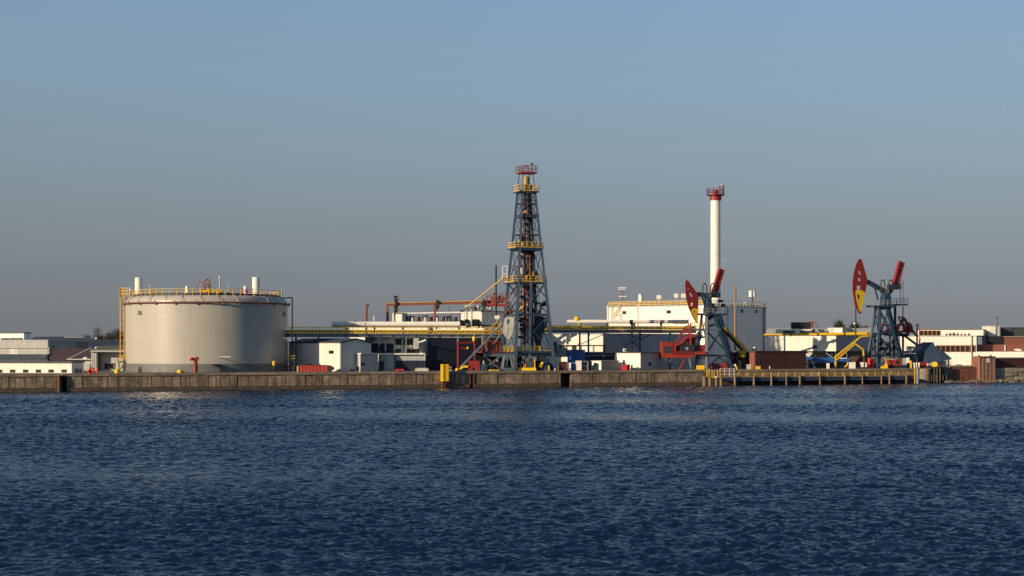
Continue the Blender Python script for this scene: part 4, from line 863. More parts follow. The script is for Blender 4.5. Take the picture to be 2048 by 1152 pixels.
MB().slab(BP, 1106, 1113.5, 683, 706, -1.2, -.1).build('end_tower', STEEL, sub)
MB().slab(BP, 965, 1010, 703.2, 705.5, -3, .12).build('red_deck', ORED, sub)
MB().rail([BP.at(963, 704.5, .1), BP.at(1000, 703, .1)], 1.65, .9, .085, 2, True).build('red_handrail', ORED, sub); MB().rail([BP.at(963, 704.5, -2.6), BP.at(1000, 703, -2.6)], 1.65, .9, .07, 2).build('red_handrail', ORED, sub)
MB().path([BP.at(973, 694, -1), BP.at(973, 684, -1), BP.at(987, 683, -1), BP.at(987, 690, -1)], .25, 8).build('red_gate', ORED, sub)
MB().rail([BP.at(993, 692, -1.5), BP.at(1002, 692, -1.5)], 1.0, .6, .07, 2).build('red_handrail', ORED, sub)
for x0, y0, x1, y1, m_ in ((964, 671, 965, 692, STEELL), (970, 671, 966, 684, STEELL), (1000, 669, 987, 690, STEELL), (973, 683, 973, 703, STEELL)): MB().bar(BP.at(x0, y0, -1.8), BP.at(x1, y1, -1.8), .32).build('strut', m_, sub)
simple('long_grey_strut', 'long slanting grey strut from the derrick down to the quay', 'strut', STEELL, MB().bar(BP.at(1004, 650, .6), BP.at(992, 662, .6), .28).bar(BP.at(993, 661, .6), BP.at(923, 733, .9), .36).bar(BP.at(925, 731, .9), BP.az(921, GZ, 1.0), .5))
simple('yellow_stay', 'yellow stay from the derrick leg to the gantry rail', 'stay', YEL, MB().bar(BP.at(1004, 645, .3), BP.at(992, 660, .4), .26)); simple('yellow_brace', 'yellow slanting brace beside the floodlight left of the derrick', 'brace', YEL, MB().bar(BP.at(992, 646, -3), BP.at(972, 663, -3), .22))
o = T('floodlight', 'white floodlight on a bent post left of the derrick', 'lamp', BP.at(994, 655, -3)); MB().pb(989, 999, 631, 637, BP.Y(994) + 3, 1.2).pb(990.5, 997, 637, 639, BP.Y(994) + 3.2, .8).build('head', WPLAIN, o); MB().bar(P(993, 639, BP.Y(994) + 3.4), P(992, 662, BP.Y(994) + 3.4), .16).build('post', YEL, o)
# red pipe frame, red cabinet and yellow gear, left of the substructure
RP = Pln(930, yq(930) + 6.5, QA)
o = T('red_pipe_portal', 'red pipe portal standing before the navy hall', 'pipe portal', RP.az(930, GZ))
for x0, y0, x1, y1, w in ((915.5, 738, 915.5, 684, .36), (914, 685.5, 1003, 684, .36), (949, 722, 949, 685, .30)): MB().bar(RP.at(x0, y0), RP.at(x1, y1), w).build('pipe', RED, o)
MB().path([RP.at(919, 695), RP.at(926, 697.5), RP.at(936, 699)], .2, 8).build('hose', ORED, o); MB().ball(RP.at(935.5, 696), .28, 8, 5).build('lamp', YELB, o); MB().bar(RP.at(948, 685, .3), RP.at(948, 668, .3), .1).ball(RP.at(948, 678, .3), .42, 8, 6, 1.6).build('hanging_valve', YEL, o)
MB().bar(RP.at(915.5, 684.4, -.02), RP.at(915.5, 671, -.02), .3).build('grey_pipe', STEELL, o)
o = T('red_cabinet', 'red steel cabinet with an arched notch at the quay edge', 'cabinet', G(948, 2.0)); CBp = Pln(937, yq(937) + 1.5, 3)
oc = [(937, 742.5), (937, 723), (939, 721.5), (958, 721.5), (959.5, 723), (959.5, 742.5), (952, 742.5), (950.5, 737), (947, 735), (945, 737), (944.5, 742.5)]
MB().prism([CBp.at(x, y) for x, y in oc], (-.02, 1.9, 0)).build('body', RED, o)
MB().path([CBp.at(944, 742.4, .3), CBp.at(948, 744, .3), CBp.at(951, 741, .3)], .1, 6).build('chain', GALV, o)
o = T('yellow_mooring_arm', 'yellow mooring arm left of the red cabinet', 'mooring arm', G(922, 2)); YP = Pln(912, yq(912) + 2, 3)
MB().prism([YP.at(x, y) for x, y in ((921, 734), (925, 731.5), (936, 731), (936.5, 735), (926, 735.5), (919, 742), (913, 742), (911, 739), (917, 737.5))], (0, .9, 0)).build('arm', YELB, o); MB().ball(YP.at(914, 739.5, .2), .4, 10, 6).build('knuckle', YELB, o)
for i, x in enumerate((981, 986, 991, 996)):
    simple('yellow_float', '%s small yellow float in the row below the substructure' % ('first', 'second', 'third', 'fourth')[i], 'float', YELB, MB().tube(P(x - 2, 741, yq(x) + 1.2), P(x + 2, 741, yq(x) + 1.2), .2, 10).ball(P(x - 2, 741, yq(x) + 1.2), .2, 8, 5).ball(P(x + 2, 741, yq(x) + 1.2), .2, 8, 5), 'yellow floats')
o = T('yellow_pump_skid', 'yellow skid with upright handle under the derrick', 'skid', G(1055, 2.5)); Y = yq(1055) + 1.8
MB().pb(1036, 1072, 735.5, 741, Y, 1.6).build('skid', YELB, o); MB().pb(1068, 1070.5, 719, 735.5, Y + .2, .4).build('handle', YEL, o); MB().pb(1050, 1066, 722, 735, Y + .5, 1).build('motor', DARK, o)
for x in (1042, 1048, 1051): MB().bar(P(x, 735.5, Y + .4), P(x - .5, 728, Y + .4), .14).build('stud', YEL, o)
o = T('grey_pump_cover', 'dark grey pump housing with yellow elbow under the derrick right side', 'pump', G(1090, 2.5)); Y = yq(1090) + 2.2
MB().lathe(P(1089, 741, Y + 1), [(0, 0), (1.25, 0), (1.25, 1.2), (.9, 1.9), (0, 2.1)], 16).build('housing', STEEL, o); MB().path([P(1081, 735, Y - .4), P(1082, 729, Y - .4), P(1086, 725.5, Y - .4)], .42, 10).build('elbow', YELB, o); MB().pb(1096, 1099, 731, 741, Y - .3, .4).build('bracket', YEL, o)
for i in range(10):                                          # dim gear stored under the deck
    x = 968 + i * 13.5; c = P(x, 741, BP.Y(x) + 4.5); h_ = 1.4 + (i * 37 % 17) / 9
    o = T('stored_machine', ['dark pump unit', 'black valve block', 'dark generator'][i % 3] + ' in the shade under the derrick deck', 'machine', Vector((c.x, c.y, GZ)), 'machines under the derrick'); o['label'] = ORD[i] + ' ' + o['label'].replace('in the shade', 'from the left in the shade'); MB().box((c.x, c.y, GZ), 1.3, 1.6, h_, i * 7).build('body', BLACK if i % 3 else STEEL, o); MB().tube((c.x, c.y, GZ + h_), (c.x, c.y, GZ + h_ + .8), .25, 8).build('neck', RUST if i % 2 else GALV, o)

# ================================================================== RIGHT OF THE DERRICK
r, fl, fr, zT, a, b = cbox('white_long_shed', 'long white corrugated shed right of the derrick', 'shed', 1085, 1206, 1400, yq(1206) + 27, 48, 668.5, WHITE, pw=2.6, roof=GALV, ms=SHADEG)  # right wall takes the darker grey, its shade put into the colour
for x0, x1 in ((1119, 1129), (1144, 1153)): MB().slab(fl, x0, x1, 690.5, 700, .055, .12).build('opening', BLACK, r)
MB().slab(fl, 1112, 1205, 689.8, 691.2, .06, .5).build('ledge', DARK, r)
for x in (1115, 1131, 1160, 1185): MB().slab(fl, x, x + 1.6, 691.3, 706, .06, .4).build('pilaster', GALV, r)
r, fl, fr, zT, a, b = cbox('control_building', 'tall white control building with yellow roof railing below the chimney', 'building', 1214, 1415, 1532, yq(1415) + 54, 38, 611.5, WPLAIN, pw=3.4, rows=2, roof=GALV)
CFL, CFR = fl, fr
win(r, fl, 1245, 1252.5, 622, 628.5, 2); win(r, fl, 1333, 1342, 620.5, 627, 3); win(r, fr, 1481, 1486.5, 619, 625.5); win(r, fr, 1511, 1515, 620, 626)
for x in (1215.5, 1275): MB().bar(fl.at(x, 610, .2), fl.az(x, GZ, .2), .25).build('downpipe', WPLAIN, r)
MB().bar(fr.at(1457, 608, .3), fr.az(1457, GZ, .3), .28).build('downpipe', WPLAIN, r); MB().bar(fr.at(1528, 606, .25), fr.az(1528, GZ, .25), .22).bar(fr.at(1531, 604, .4), fr.az(1531, GZ, .4), .12).build('downpipe', RUSTP, r)
zr = zT + .24
MB().rail([fl.S(a + .4, zr, -.3), fl.S(-.2, zr, -.3)], 1.25, 1.7, .07, 2).build('roof_rail', YEL, r); MB().rail([fr.S(.3, zr, -.3), fr.S(b - .2, zr, -.3)], 1.25, 1.7, .07, 2).build('roof_rail', WPLAIN, r)
MB().tube(fl.S(a + 1, zr + .5, -1.2), fl.S(-.5, zr + .5, -1.2), .22, 10).build('roof_pipe', mat('cream_pipe', (.6, .5, .35), .5), r); MB().tube(fr.S(.3, zr + .35, -1.2), fr.S(b - 1, zr + .35, -1.2), .2, 10).build('roof_pipe', YEL, r)
# stair on the left of the facade
st = MB().bar(fl.at(1223, 608, .6), fl.at(1223, 640, .6), .2).bar(fl.at(1239, 608, .6), fl.at(1239, 640, .6), .16).bar(fl.at(1225, 637, .7), fl.at(1239, 612, .7), .3, .12)
st.bar(fl.at(1225, 633, .7), fl.at(1239, 608, .7), .06).bar(fl.at(1230, 626, .6), fl.at(1241, 632, .6), .1); st.build('stair', YEL, r)
def onroof(px, v=-1.5, f=CFL): return f.az(px, zr, v)
p = onroof(1281.5); o = T('roof_cylinder', 'white upright cylinder on the control building roof', 'cylinder', p); h_ = CFL.z(1281, 588, -1.5) - zr
MB().lathe(p, [(0, 0), (.66, 0), (.66, h_), (0, h_ + .05)], 20).build('shell', WPLAIN, o); MB().lathe(p, [(.66, h_ - .3), (.7, h_ - .28), (.7, h_ - .1), (.66, h_ - .08)], 20).build('hoop', GALV, o)
for px, yt, w, lab in ((1317.5, 591, 4.4, 'white antenna box on a stem, left of the two near the horsehead'), (1352, 588, 3.9, 'white antenna box, left of a close pair on the control building roof'), (1366.5, 588, 4.4, 'white antenna box, right of a close pair beside the horsehead tip')):
    p = onroof(px); o = T('antenna_box', lab, 'antenna', p, 'roof antennas'); k = K(p.y); zt_ = CFL.z(px, yt, -1.5); MB().tube(p, (p.x, p.y, zt_ - .8), .15, 8).build('stem', GALV, o)
    MB().box((p.x, p.y, zt_ - .95), w * 2 * k, .7, .95, 0).box((p.x, p.y, zt_ - 1.1), w * 1.5 * k, .55, .15, 0).box((p.x, p.y, zt_), w * 1.5 * k, .55, .12, 0).build('housing', WPLAIN, o); MB().ball((p.x + .3, p.y - .2, zr + .4), .45, 8, 6, .7).build('foot', PALEG, o)
p = onroof(1245); o = T('cross_aerial', 'red mast with white crossbars at the left end of the control building', 'aerial', p)
MB().bar(p, P(1245, 574, p.y), .2).build('mast', RUSTP, o)
for y, x0, x1 in ((575.5, 1236, 1252), (578.5, 1236, 1251), (593, 1237, 1253)): MB().bar(P(x0, y, p.y - .2), P(x1, y - .3, p.y - .2), .14, .22).build('crossbar', WPLAIN, o)
p = CFR.az(1505, zr, -2); o = T('twin_roof_tank', 'pair of white tanks on a post at the right roof end', 'tank', p); MB().bar(p, P(1505, 592, p.y), .35).build('post', RUST, o)
for x, w in ((1501.5, 3.9), (1509, 3.0)): MB().lathe(P(x, 594, p.y), [(0, 0), (w * K(p.y), .02), (w * K(p.y), 1.7), (w * .8 * K(p.y), 1.8), (0, 1.8)], 16).build('tank', WPLAIN if x < 1505 else GALV, o)
p = CFR.az(1490, zr, -1.2); o = T('roof_locker', 'small cream locker on the right roof edge', 'locker', p); MB().box(p, .7, .6, 1.1).build('body', PALEG, o); MB().box(p + Vector((0, 0, 1.1)), .85, .7, .12).build('lid', WPLAIN, o)
simple('brown_pole', 'tall slim brown pole before the shaded side of the control building', 'pole', mat('brown_wood', (.30, .17, .09), .8), MB().tube(G(1470.5, 22), P(1470.5, 574, yq(1470) + 22), .3, 10, .24).tube(P(1470.5, 574, yq(1470) + 22), P(1470.5, 573, yq(1470) + 22), .28, 10).bar(P(1452, 634, yq(1470) + 22), P(1470, 634, yq(1470) + 22), .06))
# chimney
CY = 482.0; cx = (1431 - CX) * CY / F; k = K(CY); cb = Vector((cx, CY, GZ)); zt = CZ + (HY - 391) * k
ch = T('chimney', 'tall white chimney with red crown platform behind the control building', 'chimney', cb)
zz = [0] + [(zt - GZ - 1.5) * i / 9 for i in range(1, 10)]
for i in range(9): r0 = 1.62 - .016 * i; MB().lathe(cb, [(r0 - .05, zz[i] + .005), (r0, zz[i] + .03), (r0 - .014, zz[i + 1] - .03), (r0 - .05, zz[i + 1] - .005)], 32).build('shaft_section', WPLAIN, ch)
MB().lathe(cb, [(1.55, zz[-1]), (1.72, zz[-1] + .05), (1.75, zt - GZ), (0, zt - GZ + .02)], 32).build('red_band', RED, ch)
pf = MB().lathe(cb + Vector((0, 0, zt - GZ + .03)), [(1.5, 0), (2.7, 0), (2.7, .25), (1.5, .25)], 16).build('crown_platform', RED, ch)
rp_ = [cb + Vector((2.62 * math.cos(2 * math.pi * i / 16), 2.62 * math.sin(2 * math.pi * i / 16), zt - GZ + .28)) for i in range(17)]
MB().rail(rp_, 1.75, 1.0, .05, 1).build('platform_rail', RED, ch)
MB().lathe(cb + Vector((0, 0, zt - GZ + .2)), [(.9, 0), (.9, 1.4), (.7, 1.4), (.7, .2)], 16).build('flue_tip', RED, ch)
cg = MB(); cc = cb + Vector((1.7, -1.4, zt - GZ + .28))
for dx in (-.65, .65):
    for dy in (-.5, .5): cg.bar(cc + Vector((dx, dy, 0)), cc + Vector((dx, dy, 2.6)), .12)
for z_ in (.5, 1.2, 1.9, 2.6): cg.bar(cc + Vector((-.65, -.5, z_)), cc + Vector((.65, -.5, z_)), .09).bar(cc + Vector((-.65, .5, z_)), cc + Vector((.65, .5, z_)), .09).bar(cc + Vector((.65, -.5, z_)), cc + Vector((.65, .5, z_)), .09)
cg.build('lamp_cage', RED, ch); MB().ball(cc + Vector((0, 0, 2.75)), .4, 10, 6, .5).build('beacon', WPLAIN, ch); MB().tube(cb + Vector((-1.3, -1, zt - GZ + .2)), cb + Vector((-1.3, -1, zt - GZ + 3.1)), .07, 6).build('lightning_rod', GALV, ch)
ldx = MB(); la = cb + Vector((1.62, -.9, 0))
for d in (0, .42): ldx.bar(la + Vector((.22 + d * .3, d, 4)), la + Vector((.15 + d * .3, d, zt - GZ)), .07)
for i in range(70): z_ = 10 + i * (zt - GZ - 10.5) / 70; ldx.bar(la + Vector((.2, 0, z_)), la + Vector((.32, .42, z_)), .05)
ldx.build('ladder', GALV, ch)
for y in (434, 478.5, 521):
    z_ = CZ + (HY - y) * k; q = MB().box(la + Vector((.7, .1, z_ - GZ)), .9, .8, .12); q.rail([la + Vector((1.1, -.3, z_ - GZ + .1)), la + Vector((1.1, .5, z_ - GZ + .1))], .55, .4, .04); q.build('rest_platform', PALEG, ch)

# ---- boxes and huts along the quay edge
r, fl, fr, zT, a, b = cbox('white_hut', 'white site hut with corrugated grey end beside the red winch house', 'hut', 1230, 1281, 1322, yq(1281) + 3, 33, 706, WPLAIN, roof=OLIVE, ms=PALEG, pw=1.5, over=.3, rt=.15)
win(r, fl, 1246, 1250, 720, 726.5); win(r, fr, 1296, 1303, 723.5, 732.5, 1, WPLAIN)
p = fl.az(1249, zT + .3, -1); o = T('roof_fan', 'white fan box on the hut roof', 'fan', p); MB().box(p, .75, .7, .7).build('box', WPLAIN, o); MB().tube(p + Vector((.15, -.36, .35)), p + Vector((.15, -.4, .35)), .22, 12).build('grille', BLACK, o)
r, fl, fr, zT, a, b = cbox('white_grey_container', 'low container with white front and long grey side near the dark quay recess', 'container', 1184, 1202.5, 1237, yq(1202) + 2.2, 38, 722, WPLAIN, ms=mat('warm_grey_paint', (.30, .275, .24), .6, .15, .6), pw=1.6, rows=1, rt=.1, roof=PALEG)
win(r, fl, 1189.5, 1193, 728.5, 732)
Y = yq(1160) + 2.4
def crate(name, label, cat, x0, x1, y0, y1, px_v, m, d=1.4, lidm=None, group=None, door=None):
    Yc = yq((x0 + x1) / 2) + px_v; o = T(name, label, cat, P((x0 + x1) / 2, y1, Yc), group); b0 = P(x0, y1, Yc); zb = min(b0.z, GZ) if y1 > 730 else b0.z
    a_ = P(x0, y0, Yc); b_ = P(x1, y0, Yc); q = [Vector((a_.x, Yc, zb)), Vector((b_.x, Yc, zb)), Vector((b_.x, Yc + d, zb)), Vector((a_.x, Yc + d, zb))]
    MB().hexa(q + [Vector((p.x, p.y, a_.z)) for p in q]).build('body', m, o)
    MB().hexa([p + Vector((0, 0, a_.z - zb + .002)) + (p - (q[0] + q[2]) / 2) * .04 for p in q] + [p + Vector((0, 0, a_.z - zb + .08)) + (p - (q[0] + q[2]) / 2) * .04 for p in q]).build('lid', lidm or m, o)
    if door: MB().pb(door[0], door[1], door[2], door[3], Yc - .05, .04).build('door', door[4], o)
    return o
crate('blue_container', 'tall blue corrugated container behind the small quay boxes', 'container', 1135.5, 1170.5, 700, 742, 8, BLUE, 2.4)
crate('grey_cabin', 'plain grey cabin between derrick and blue container', 'cabin', 1112, 1135, 696.5, 714, 10, GREYW, 3)
o = crate('dark_red_box', 'dark red square box beside the derrick foot', 'box', 1119, 1134, 724, 740, 2.2, mat('maroon', (.06, .008, .008), .6, .3, 1), 1.4)
crate('white_box', 'small square white box between dark red and blue boxes', 'box', 1134.5, 1142, 726, 740, 2.0, WPLAIN, .8, door=(1136, 1142, 736, 740, GALV))
crate('blue_box', 'small blue box right of the small white box', 'box', 1142.3, 1151, 724.5, 740, 2.6, BLUE, 1.2)
crate('white_cabinet', 'upright white cabinet beside the dark bottle rack', 'cabinet', 1151.5, 1163, 722, 740, 2.1, WPLAIN, 1.3)
o = T('bottle_rack', 'dark rack of upright gas bottles right of the white cabinet', 'rack', G(1172, 2.4)); Y = yq(1172) + 2.4
for i, x in enumerate((1166, 1169, 1172, 1174.8)): MB().lathe(P(x, 740, Y), [(0, 0), (.15, 0), (.15, 1.5), (.06, 1.75), (0, 1.8)], 10).build('bottle', STEELL if i < 2 else DARK, o)
f_ = MB()
for x in (1164, 1176): f_.bar(P(x, 740, Y - .2), P(x, 722, Y - .2), .14)
f_.bar(P(1164, 722.5, Y - .2), P(1176, 722.5, Y - .2), .14).bar(P(1164, 732, Y - .2), P(1176, 732, Y - .2), .08); f_.build('frame', GALV, o); MB().pb(1176.5, 1183.5, 722, 740, Y + .2, 1.2).build('locker', NAVY, o)
o = T('dark_conduit_bank', 'long dark bank of conduits lying between white shed and hut', 'conduits', G(1200, 14)); Y = yq(1200) + 14
for i in range(4): MB().tube(P(1170, 705 + i * 3.2, Y + i * .3), P(1232, 705 + i * 3.0, Y + 4 + i * .3), .2, 10).build('conduit', STEEL if i % 2 else GALV, o)
MB().pb(1170, 1232, 716, 740, Y + 1, 3).build('trough', BLACK, o)
crate('red_toolbox', 'small red toolbox before the white hut', 'toolbox', 1243.5, 1254, 731, 741, 1.7, REDB, .8); crate('black_locker', 'small black locker right of the red toolbox', 'locker', 1254.5, 1260, 729.5, 741, 1.8, DARK, .9)
o = T('black_pump', 'low black pump with grey box before the white hut', 'pump', G(1270, 1.8)); Y = yq(1270) + 1.8; MB().tube(P(1261, 738, Y), P(1278, 738, Y), .3, 12).build('barrel', DARK, o); MB().pb(1262, 1265.5, 730, 736, Y, .5).build('meter_box', GALV, o); MB().pb(1273, 1278, 734, 740, Y - .2, .6).build('terminal_box', GALV, o)
o = T('brass_cylinder', 'small copper coloured cylinder left of the dark red box', 'cylinder', G(1116.5, 2)); MB().lathe(P(1116.5, 741, yq(1116) + 2), [(0, 0), (.2, 0), (.2, .95), (.1, 1.1), (0, 1.1)], 12).build('body', RUSTP, o); MB().tube(P(1110, 741, yq(1110) + 2), P(1110, 737, yq(1110) + 2), .22, 10).build('white_pot', WPLAIN, o)
simple('dark_flue', 'short dark flue before the shaded wall of the white shed', 'flue', BLACK, MB().tube(G(1208.5, 12), P(1208.5, 691, yq(1208) + 12), .26, 10).tube(P(1208.5, 692, yq(1208) + 12), P(1208.5, 690.6, yq(1208) + 12), .32, 10))

# ================================================================== PUMPJACKS
def pumpjack(name, label, pl, X, Yp, head, holes, split, arm, tower, deck2, marks=False):
    """X(dx), Yp are taken from photo outlines on the jack's own vertical plane; depth is built along its normal"""
    at = pl.at; o = T(name, label, 'pumpjack', pl.az(tower['base'][1], GZ)); nv = lambda d: Vector((-pl.n.x * d, -pl.n.y * d, 0))
    # horse head: curved face and two cheek plates, upper red, lower yellow
    lowh = tower.get('eye', [])
    def cheek(off, th):
        HY_ = mat('head_yellow', (.80, .50, .02), .5, .15, .8)
        MB().holed([at(x, y, off) for x, y in head], [[at(x, y, off) for x, y in h] for h in holes], nv(th)).build('cheek_plate', RED, hd)
        s_ = 1 if off > 0 else -1; o2 = off + .03 if s_ > 0 else off - th
        MB().prism([at(x, y, o2) for x, y in tower['patch']], nv(.03)).build('yellow_patch', HY_, hd)
        for h in lowh: MB().prism([at(x, y, o2 + .02 * s_) for x, y in h], nv(.02)).build('eye_mark', MARK, hd)
    arc = [p for p in head if p in tower['arc']]
    rim = MB()
    for p0, p1 in zip(tower['arc'][:-1], tower['arc'][1:]):
        q = [at(p0[0], p0[1], .56), at(p1[0], p1[1], .56), at(p1[0], p1[1], -.7), at(p0[0], p0[1], -.7)]; s_ = Vector((pl.u.x, pl.u.y, 0)) * .2
        rim.hexa(q + [p + s_ for p in q])
    hd = rim.build('horsehead', mat('head_rim', (.09, .022, .018), .55, .3, .8), o)
    cheek(.62, .16); cheek(-.4, .16)
    # walking beam, bearing and counterweight arm
    (bx0, by0), (bx1, by1) = tower['beam']; MB().bar(at(bx0, by0), at(bx1, by1), .75, 1.0).build('walking_beam', STEEL, o); MB().bar(at(bx0, by0).lerp(at(bx1, by1), .35), at(tower['neck'][0], tower['neck'][1]), .3).build('beam_strut', STEEL, o)
    cxp, cyp = tower['piv']; g_ = tower.get('sp', 1.0); MB().prism([at(cxp - 8 * g_, cyp + 36, .9), at(cxp - 6 * g_, cyp + 12, .9), at(cxp - 2, cyp - 2, .9), at(cxp + 4, cyp - 2, .9), at(cxp + 8 * g_, cyp + 14, .9), at(cxp + 8 * g_, cyp + 36, .9)], nv(1.8)).build('saddle_post', STEEL, o)
    MB().tube(at(cxp, cyp, 1.3), at(cxp, cyp, -1.3), .55, 14).build('pivot', DARK, o)
    for dx in (-14, 2): MB().path([at(cxp + dx, cyp + 4, .9), at(cxp + dx + .8, cyp - 18, .9), at(cxp + dx + 2.4, cyp - 22, .9), at(cxp + dx + 4.5, cyp - 23.5, .9), at(cxp + dx + 6.8, cyp - 22, .9), at(cxp + dx + 8.2, cyp - 18, .9), at(cxp + dx + 9, cyp + 2, .9)], .13, 8).build('guard_hoop', BLACK, o)
    MB().bar(at(cxp - 10, cyp - 22, .9), at(cxp - 10.5, cyp - 32, .9), .06).build('aerial', GALV, o)
    (ax, ay), (ex, ey), w = arm; a_, e_ = at(ax, ay), at(ex, ey); d = (e_ - a_).normalized(); sd_ = Vector((d.z * pl.u.x, d.z * pl.u.y, -(d.x * pl.u.x + d.y * pl.u.y))); k_ = K(a_.y)
    am = MB(); hw = w * k_ / 2
    for s_ in (-1, 1): am.bar(a_ + sd_ * hw * s_ * .82, e_ + sd_ * hw * s_ * .82, .9, hw * .42, up=sd_)
    ao = am.build('counterweight_arm', RED, o); MB().bar(a_, e_, .4, hw * 1.3, up=sd_).build('web', ORED, ao)
    for i in range(5): c = a_.lerp(e_, .12 + i * .19); MB().bar(c - sd_ * hw, c + sd_ * hw, .82, .14).build('batten', RED, ao)
    MB().bar(at(cxp + 2, cyp + 4), a_.lerp(e_, .08), .7, .8).build('arm_root', STEEL, o)
    MB().slab(pl, ax - 6, ax + 12, ay - 2 + tower.get('cw', 0), ay + 8 + tower.get('cw', 0), -1.1, 1.1).build('counterweight', mat('counterweight_paint', (.03, .04, .06), .55, .3, .8), o)
    # tower
    b0, b1, b2 = tower['base']; t0_, t1_, t2_ = tower['top']; yb = tower['yt']; D = tower['depth']
    legs = [((t0_, yb, -.8), (b0, D * .15)), ((t1_, yb, .9), (b1, 1.2)), ((t2_, yb, .9), (b2, 1.2)), ((t1_ + 3, yb, -D), (b1 + 2, -D - 1)), ((t2_ + 4, yb, -D), (b2 + 4, -D - 1))]
    LG = []
    for (x, y, of), (bx, of2) in legs:
        q = (at(x, y, of), pl.az(bx, GZ, of2)); LG.append(q); MB().bar(q[0], q[1], .5).build('leg', STEEL, o); MB().box(q[1], 1.0, 1.0, .15).build('foot_plate', STEEL, o)
    for i, j, w_ in (((0, 1, .16), (2, 4, .16)) if tower.get('light') else ((0, 1, .2), (1, 2, .24), (2, 4, .18), (3, 4, .16))):
        for f0, f1 in ((.08, .5), (.5, .86)): MB().bar(LG[i][0].lerp(LG[i][1], f0), LG[j][0].lerp(LG[j][1], f1), w_).bar(LG[j][0].lerp(LG[j][1], f0), LG[i][0].lerp(LG[i][1], f1), w_).build('brace', STEEL, o)
        for f_ in (.42, .80): MB().bar(LG[i][0].lerp(LG[i][1], f_), LG[j][0].lerp(LG[j][1], f_), .3, .42).build('girt', STEEL, o)
    pfm = MB(); x0, x1 = tower['deck']; pfm.slab(pl, x0, x1, yb - 1, yb + 2.5, -2.2, 1.4); dk_ = pfm.build('deck', STEEL, o)
    z_ = pl.z(x0, yb - 1); MB().rail([pl.az(x0, z_, 1.3), pl.az(x1, z_, 1.3)], 1.25, 1.2, .05, 2).rail([pl.az(x1, z_, 1.3), pl.az(x1, z_, -2.1)], 1.25, 1.2, .05, 2).build('deck_rail', GALV, dk_)
    x0, x1, y_ = deck2; z_ = pl.z(x0, y_); pf2 = MB().slab(pl, x0, x1, y_, y_ + 3, -2.4, 1.0).build('side_deck', STEEL, o)
    MB().rail([pl.az(x0, z_, .9), pl.az(x1, z_, .9), pl.az(x1, z_, -2.3)], 1.4, 1.0, .05, 2).build('side_deck_rail', tower['railm'], pf2)
    if marks:
        rt_ = Matrix(((-sd_).to_tuple() + (0,), d.to_tuple() + (0,), Vector((pl.n.x, pl.n.y, 0)).to_tuple() + (0,), (0, 0, 0, 1))).transposed()
        for i, ch_ in enumerate('XAI'): letters(ch_, .95, MARK, 'letter', ao, Matrix.Translation(a_.lerp(e_, .86 - i * .17) - Vector((0, 0, .3)) + Vector((pl.n.x, pl.n.y, 0)) * .5) @ (Matrix.Rotation(math.atan2(pl.u.y, pl.u.x), 4, 'Z') @ Matrix.Rotation(R(90), 4, 'X')))
    return o
# right pumpjack
P2 = Pln(1757, yq(1757) + 7, QA)
arc2 = [(1718.5, 517.5), (1713.5, 526), (1709, 541), (1706, 560), (1705.3, 576), (1707, 592), (1710, 606), (1714.5, 619), (1718, 627)]
head2 = arc2 + [(1723, 628.5), (1722.5, 619), (1726.5, 603), (1729.5, 587)] ; split2 = (0, 580.0)
head2 = [(1718.5, 517.5), (1713.5, 526), (1709, 541), (1706, 560), (1705.3, 580), (1707, 592), (1710, 606), (1714.5, 619), (1718, 627), (1723, 628), (1722.5, 619), (1727, 603), (1731.5, 580), (1735.5, 562), (1732, 548), (1723.5, 519)]
holes2 = [[(1717, 541), (1719.5, 541.5), (1722.5, 550), (1719.5, 549), (1717, 546)], [(1715.5, 557), (1720.5, 555.5), (1721.5, 563), (1717, 562)], [(1713.5, 571), (1721, 571), (1720.5, 578.5), (1713.8, 578.8)]]
pj2 = pumpjack('pumpjack', 'blue grey pumpjack with raised red and yellow horsehead, farther right', P2, None, None, head2, holes2, split2, ((1790, 571), (1803, 523.5), 12), {'arc': arc2, 'beam': ((1734, 563), (1774, 585)), 'neck': (1756, 600), 'piv': (1775, 583), 'base': (1733, 1757, 1806), 'top': (1752, 1758, 1772), 'yt': 612, 'deck': (1748, 1793), 'depth': 4.5, 'railm': STEEL, 'cw': 0, 'patch': [(1711.2, 583), (1713.5, 580), (1717, 579), (1724, 581), (1730.5, 585), (1727, 603), (1722.5, 619), (1721.5, 625), (1718.5, 621), (1714.5, 606), (1712, 594)], 'eye': [[(1714, 588), (1718.5, 590), (1719, 595), (1716, 600), (1715.5, 594)]]}, (1786, 1816, 608), True)
MB().tube(P2.at(1711.5, 607, .1), P2.at(1711.5, 690, .1), .16, 8).build('polished_rod', BLACK, pj2); MB().pb(1709, 1713, 604, 611, P2.Y(1711) - .4, .8).build('rod_clamp', RUSTP, pj2)
MB().bar(P2.at(1806, 606, -.5), P2.at(1806, 560, -.5), .13).bar(P2.at(1800.5, 606, -.5), P2.at(1800.5, 560, -.5), .12).bar(P2.at(1797, 568, -.5), P2.at(1806, 568, -.5), .1).bar(P2.at(1797, 575, -.5), P2.at(1806, 575, -.5), .1).build('ladder', GALV, pj2)
MB().bar(P2.at(1806, 612, -.5), P2.at(1806, 645, -.5), .2).build('drop_pipe', DARK, pj2); MB().bar(P2.at(1790, 613, -4), P2.at(1790, 700, -4), .55).build('leg', STEEL, pj2)
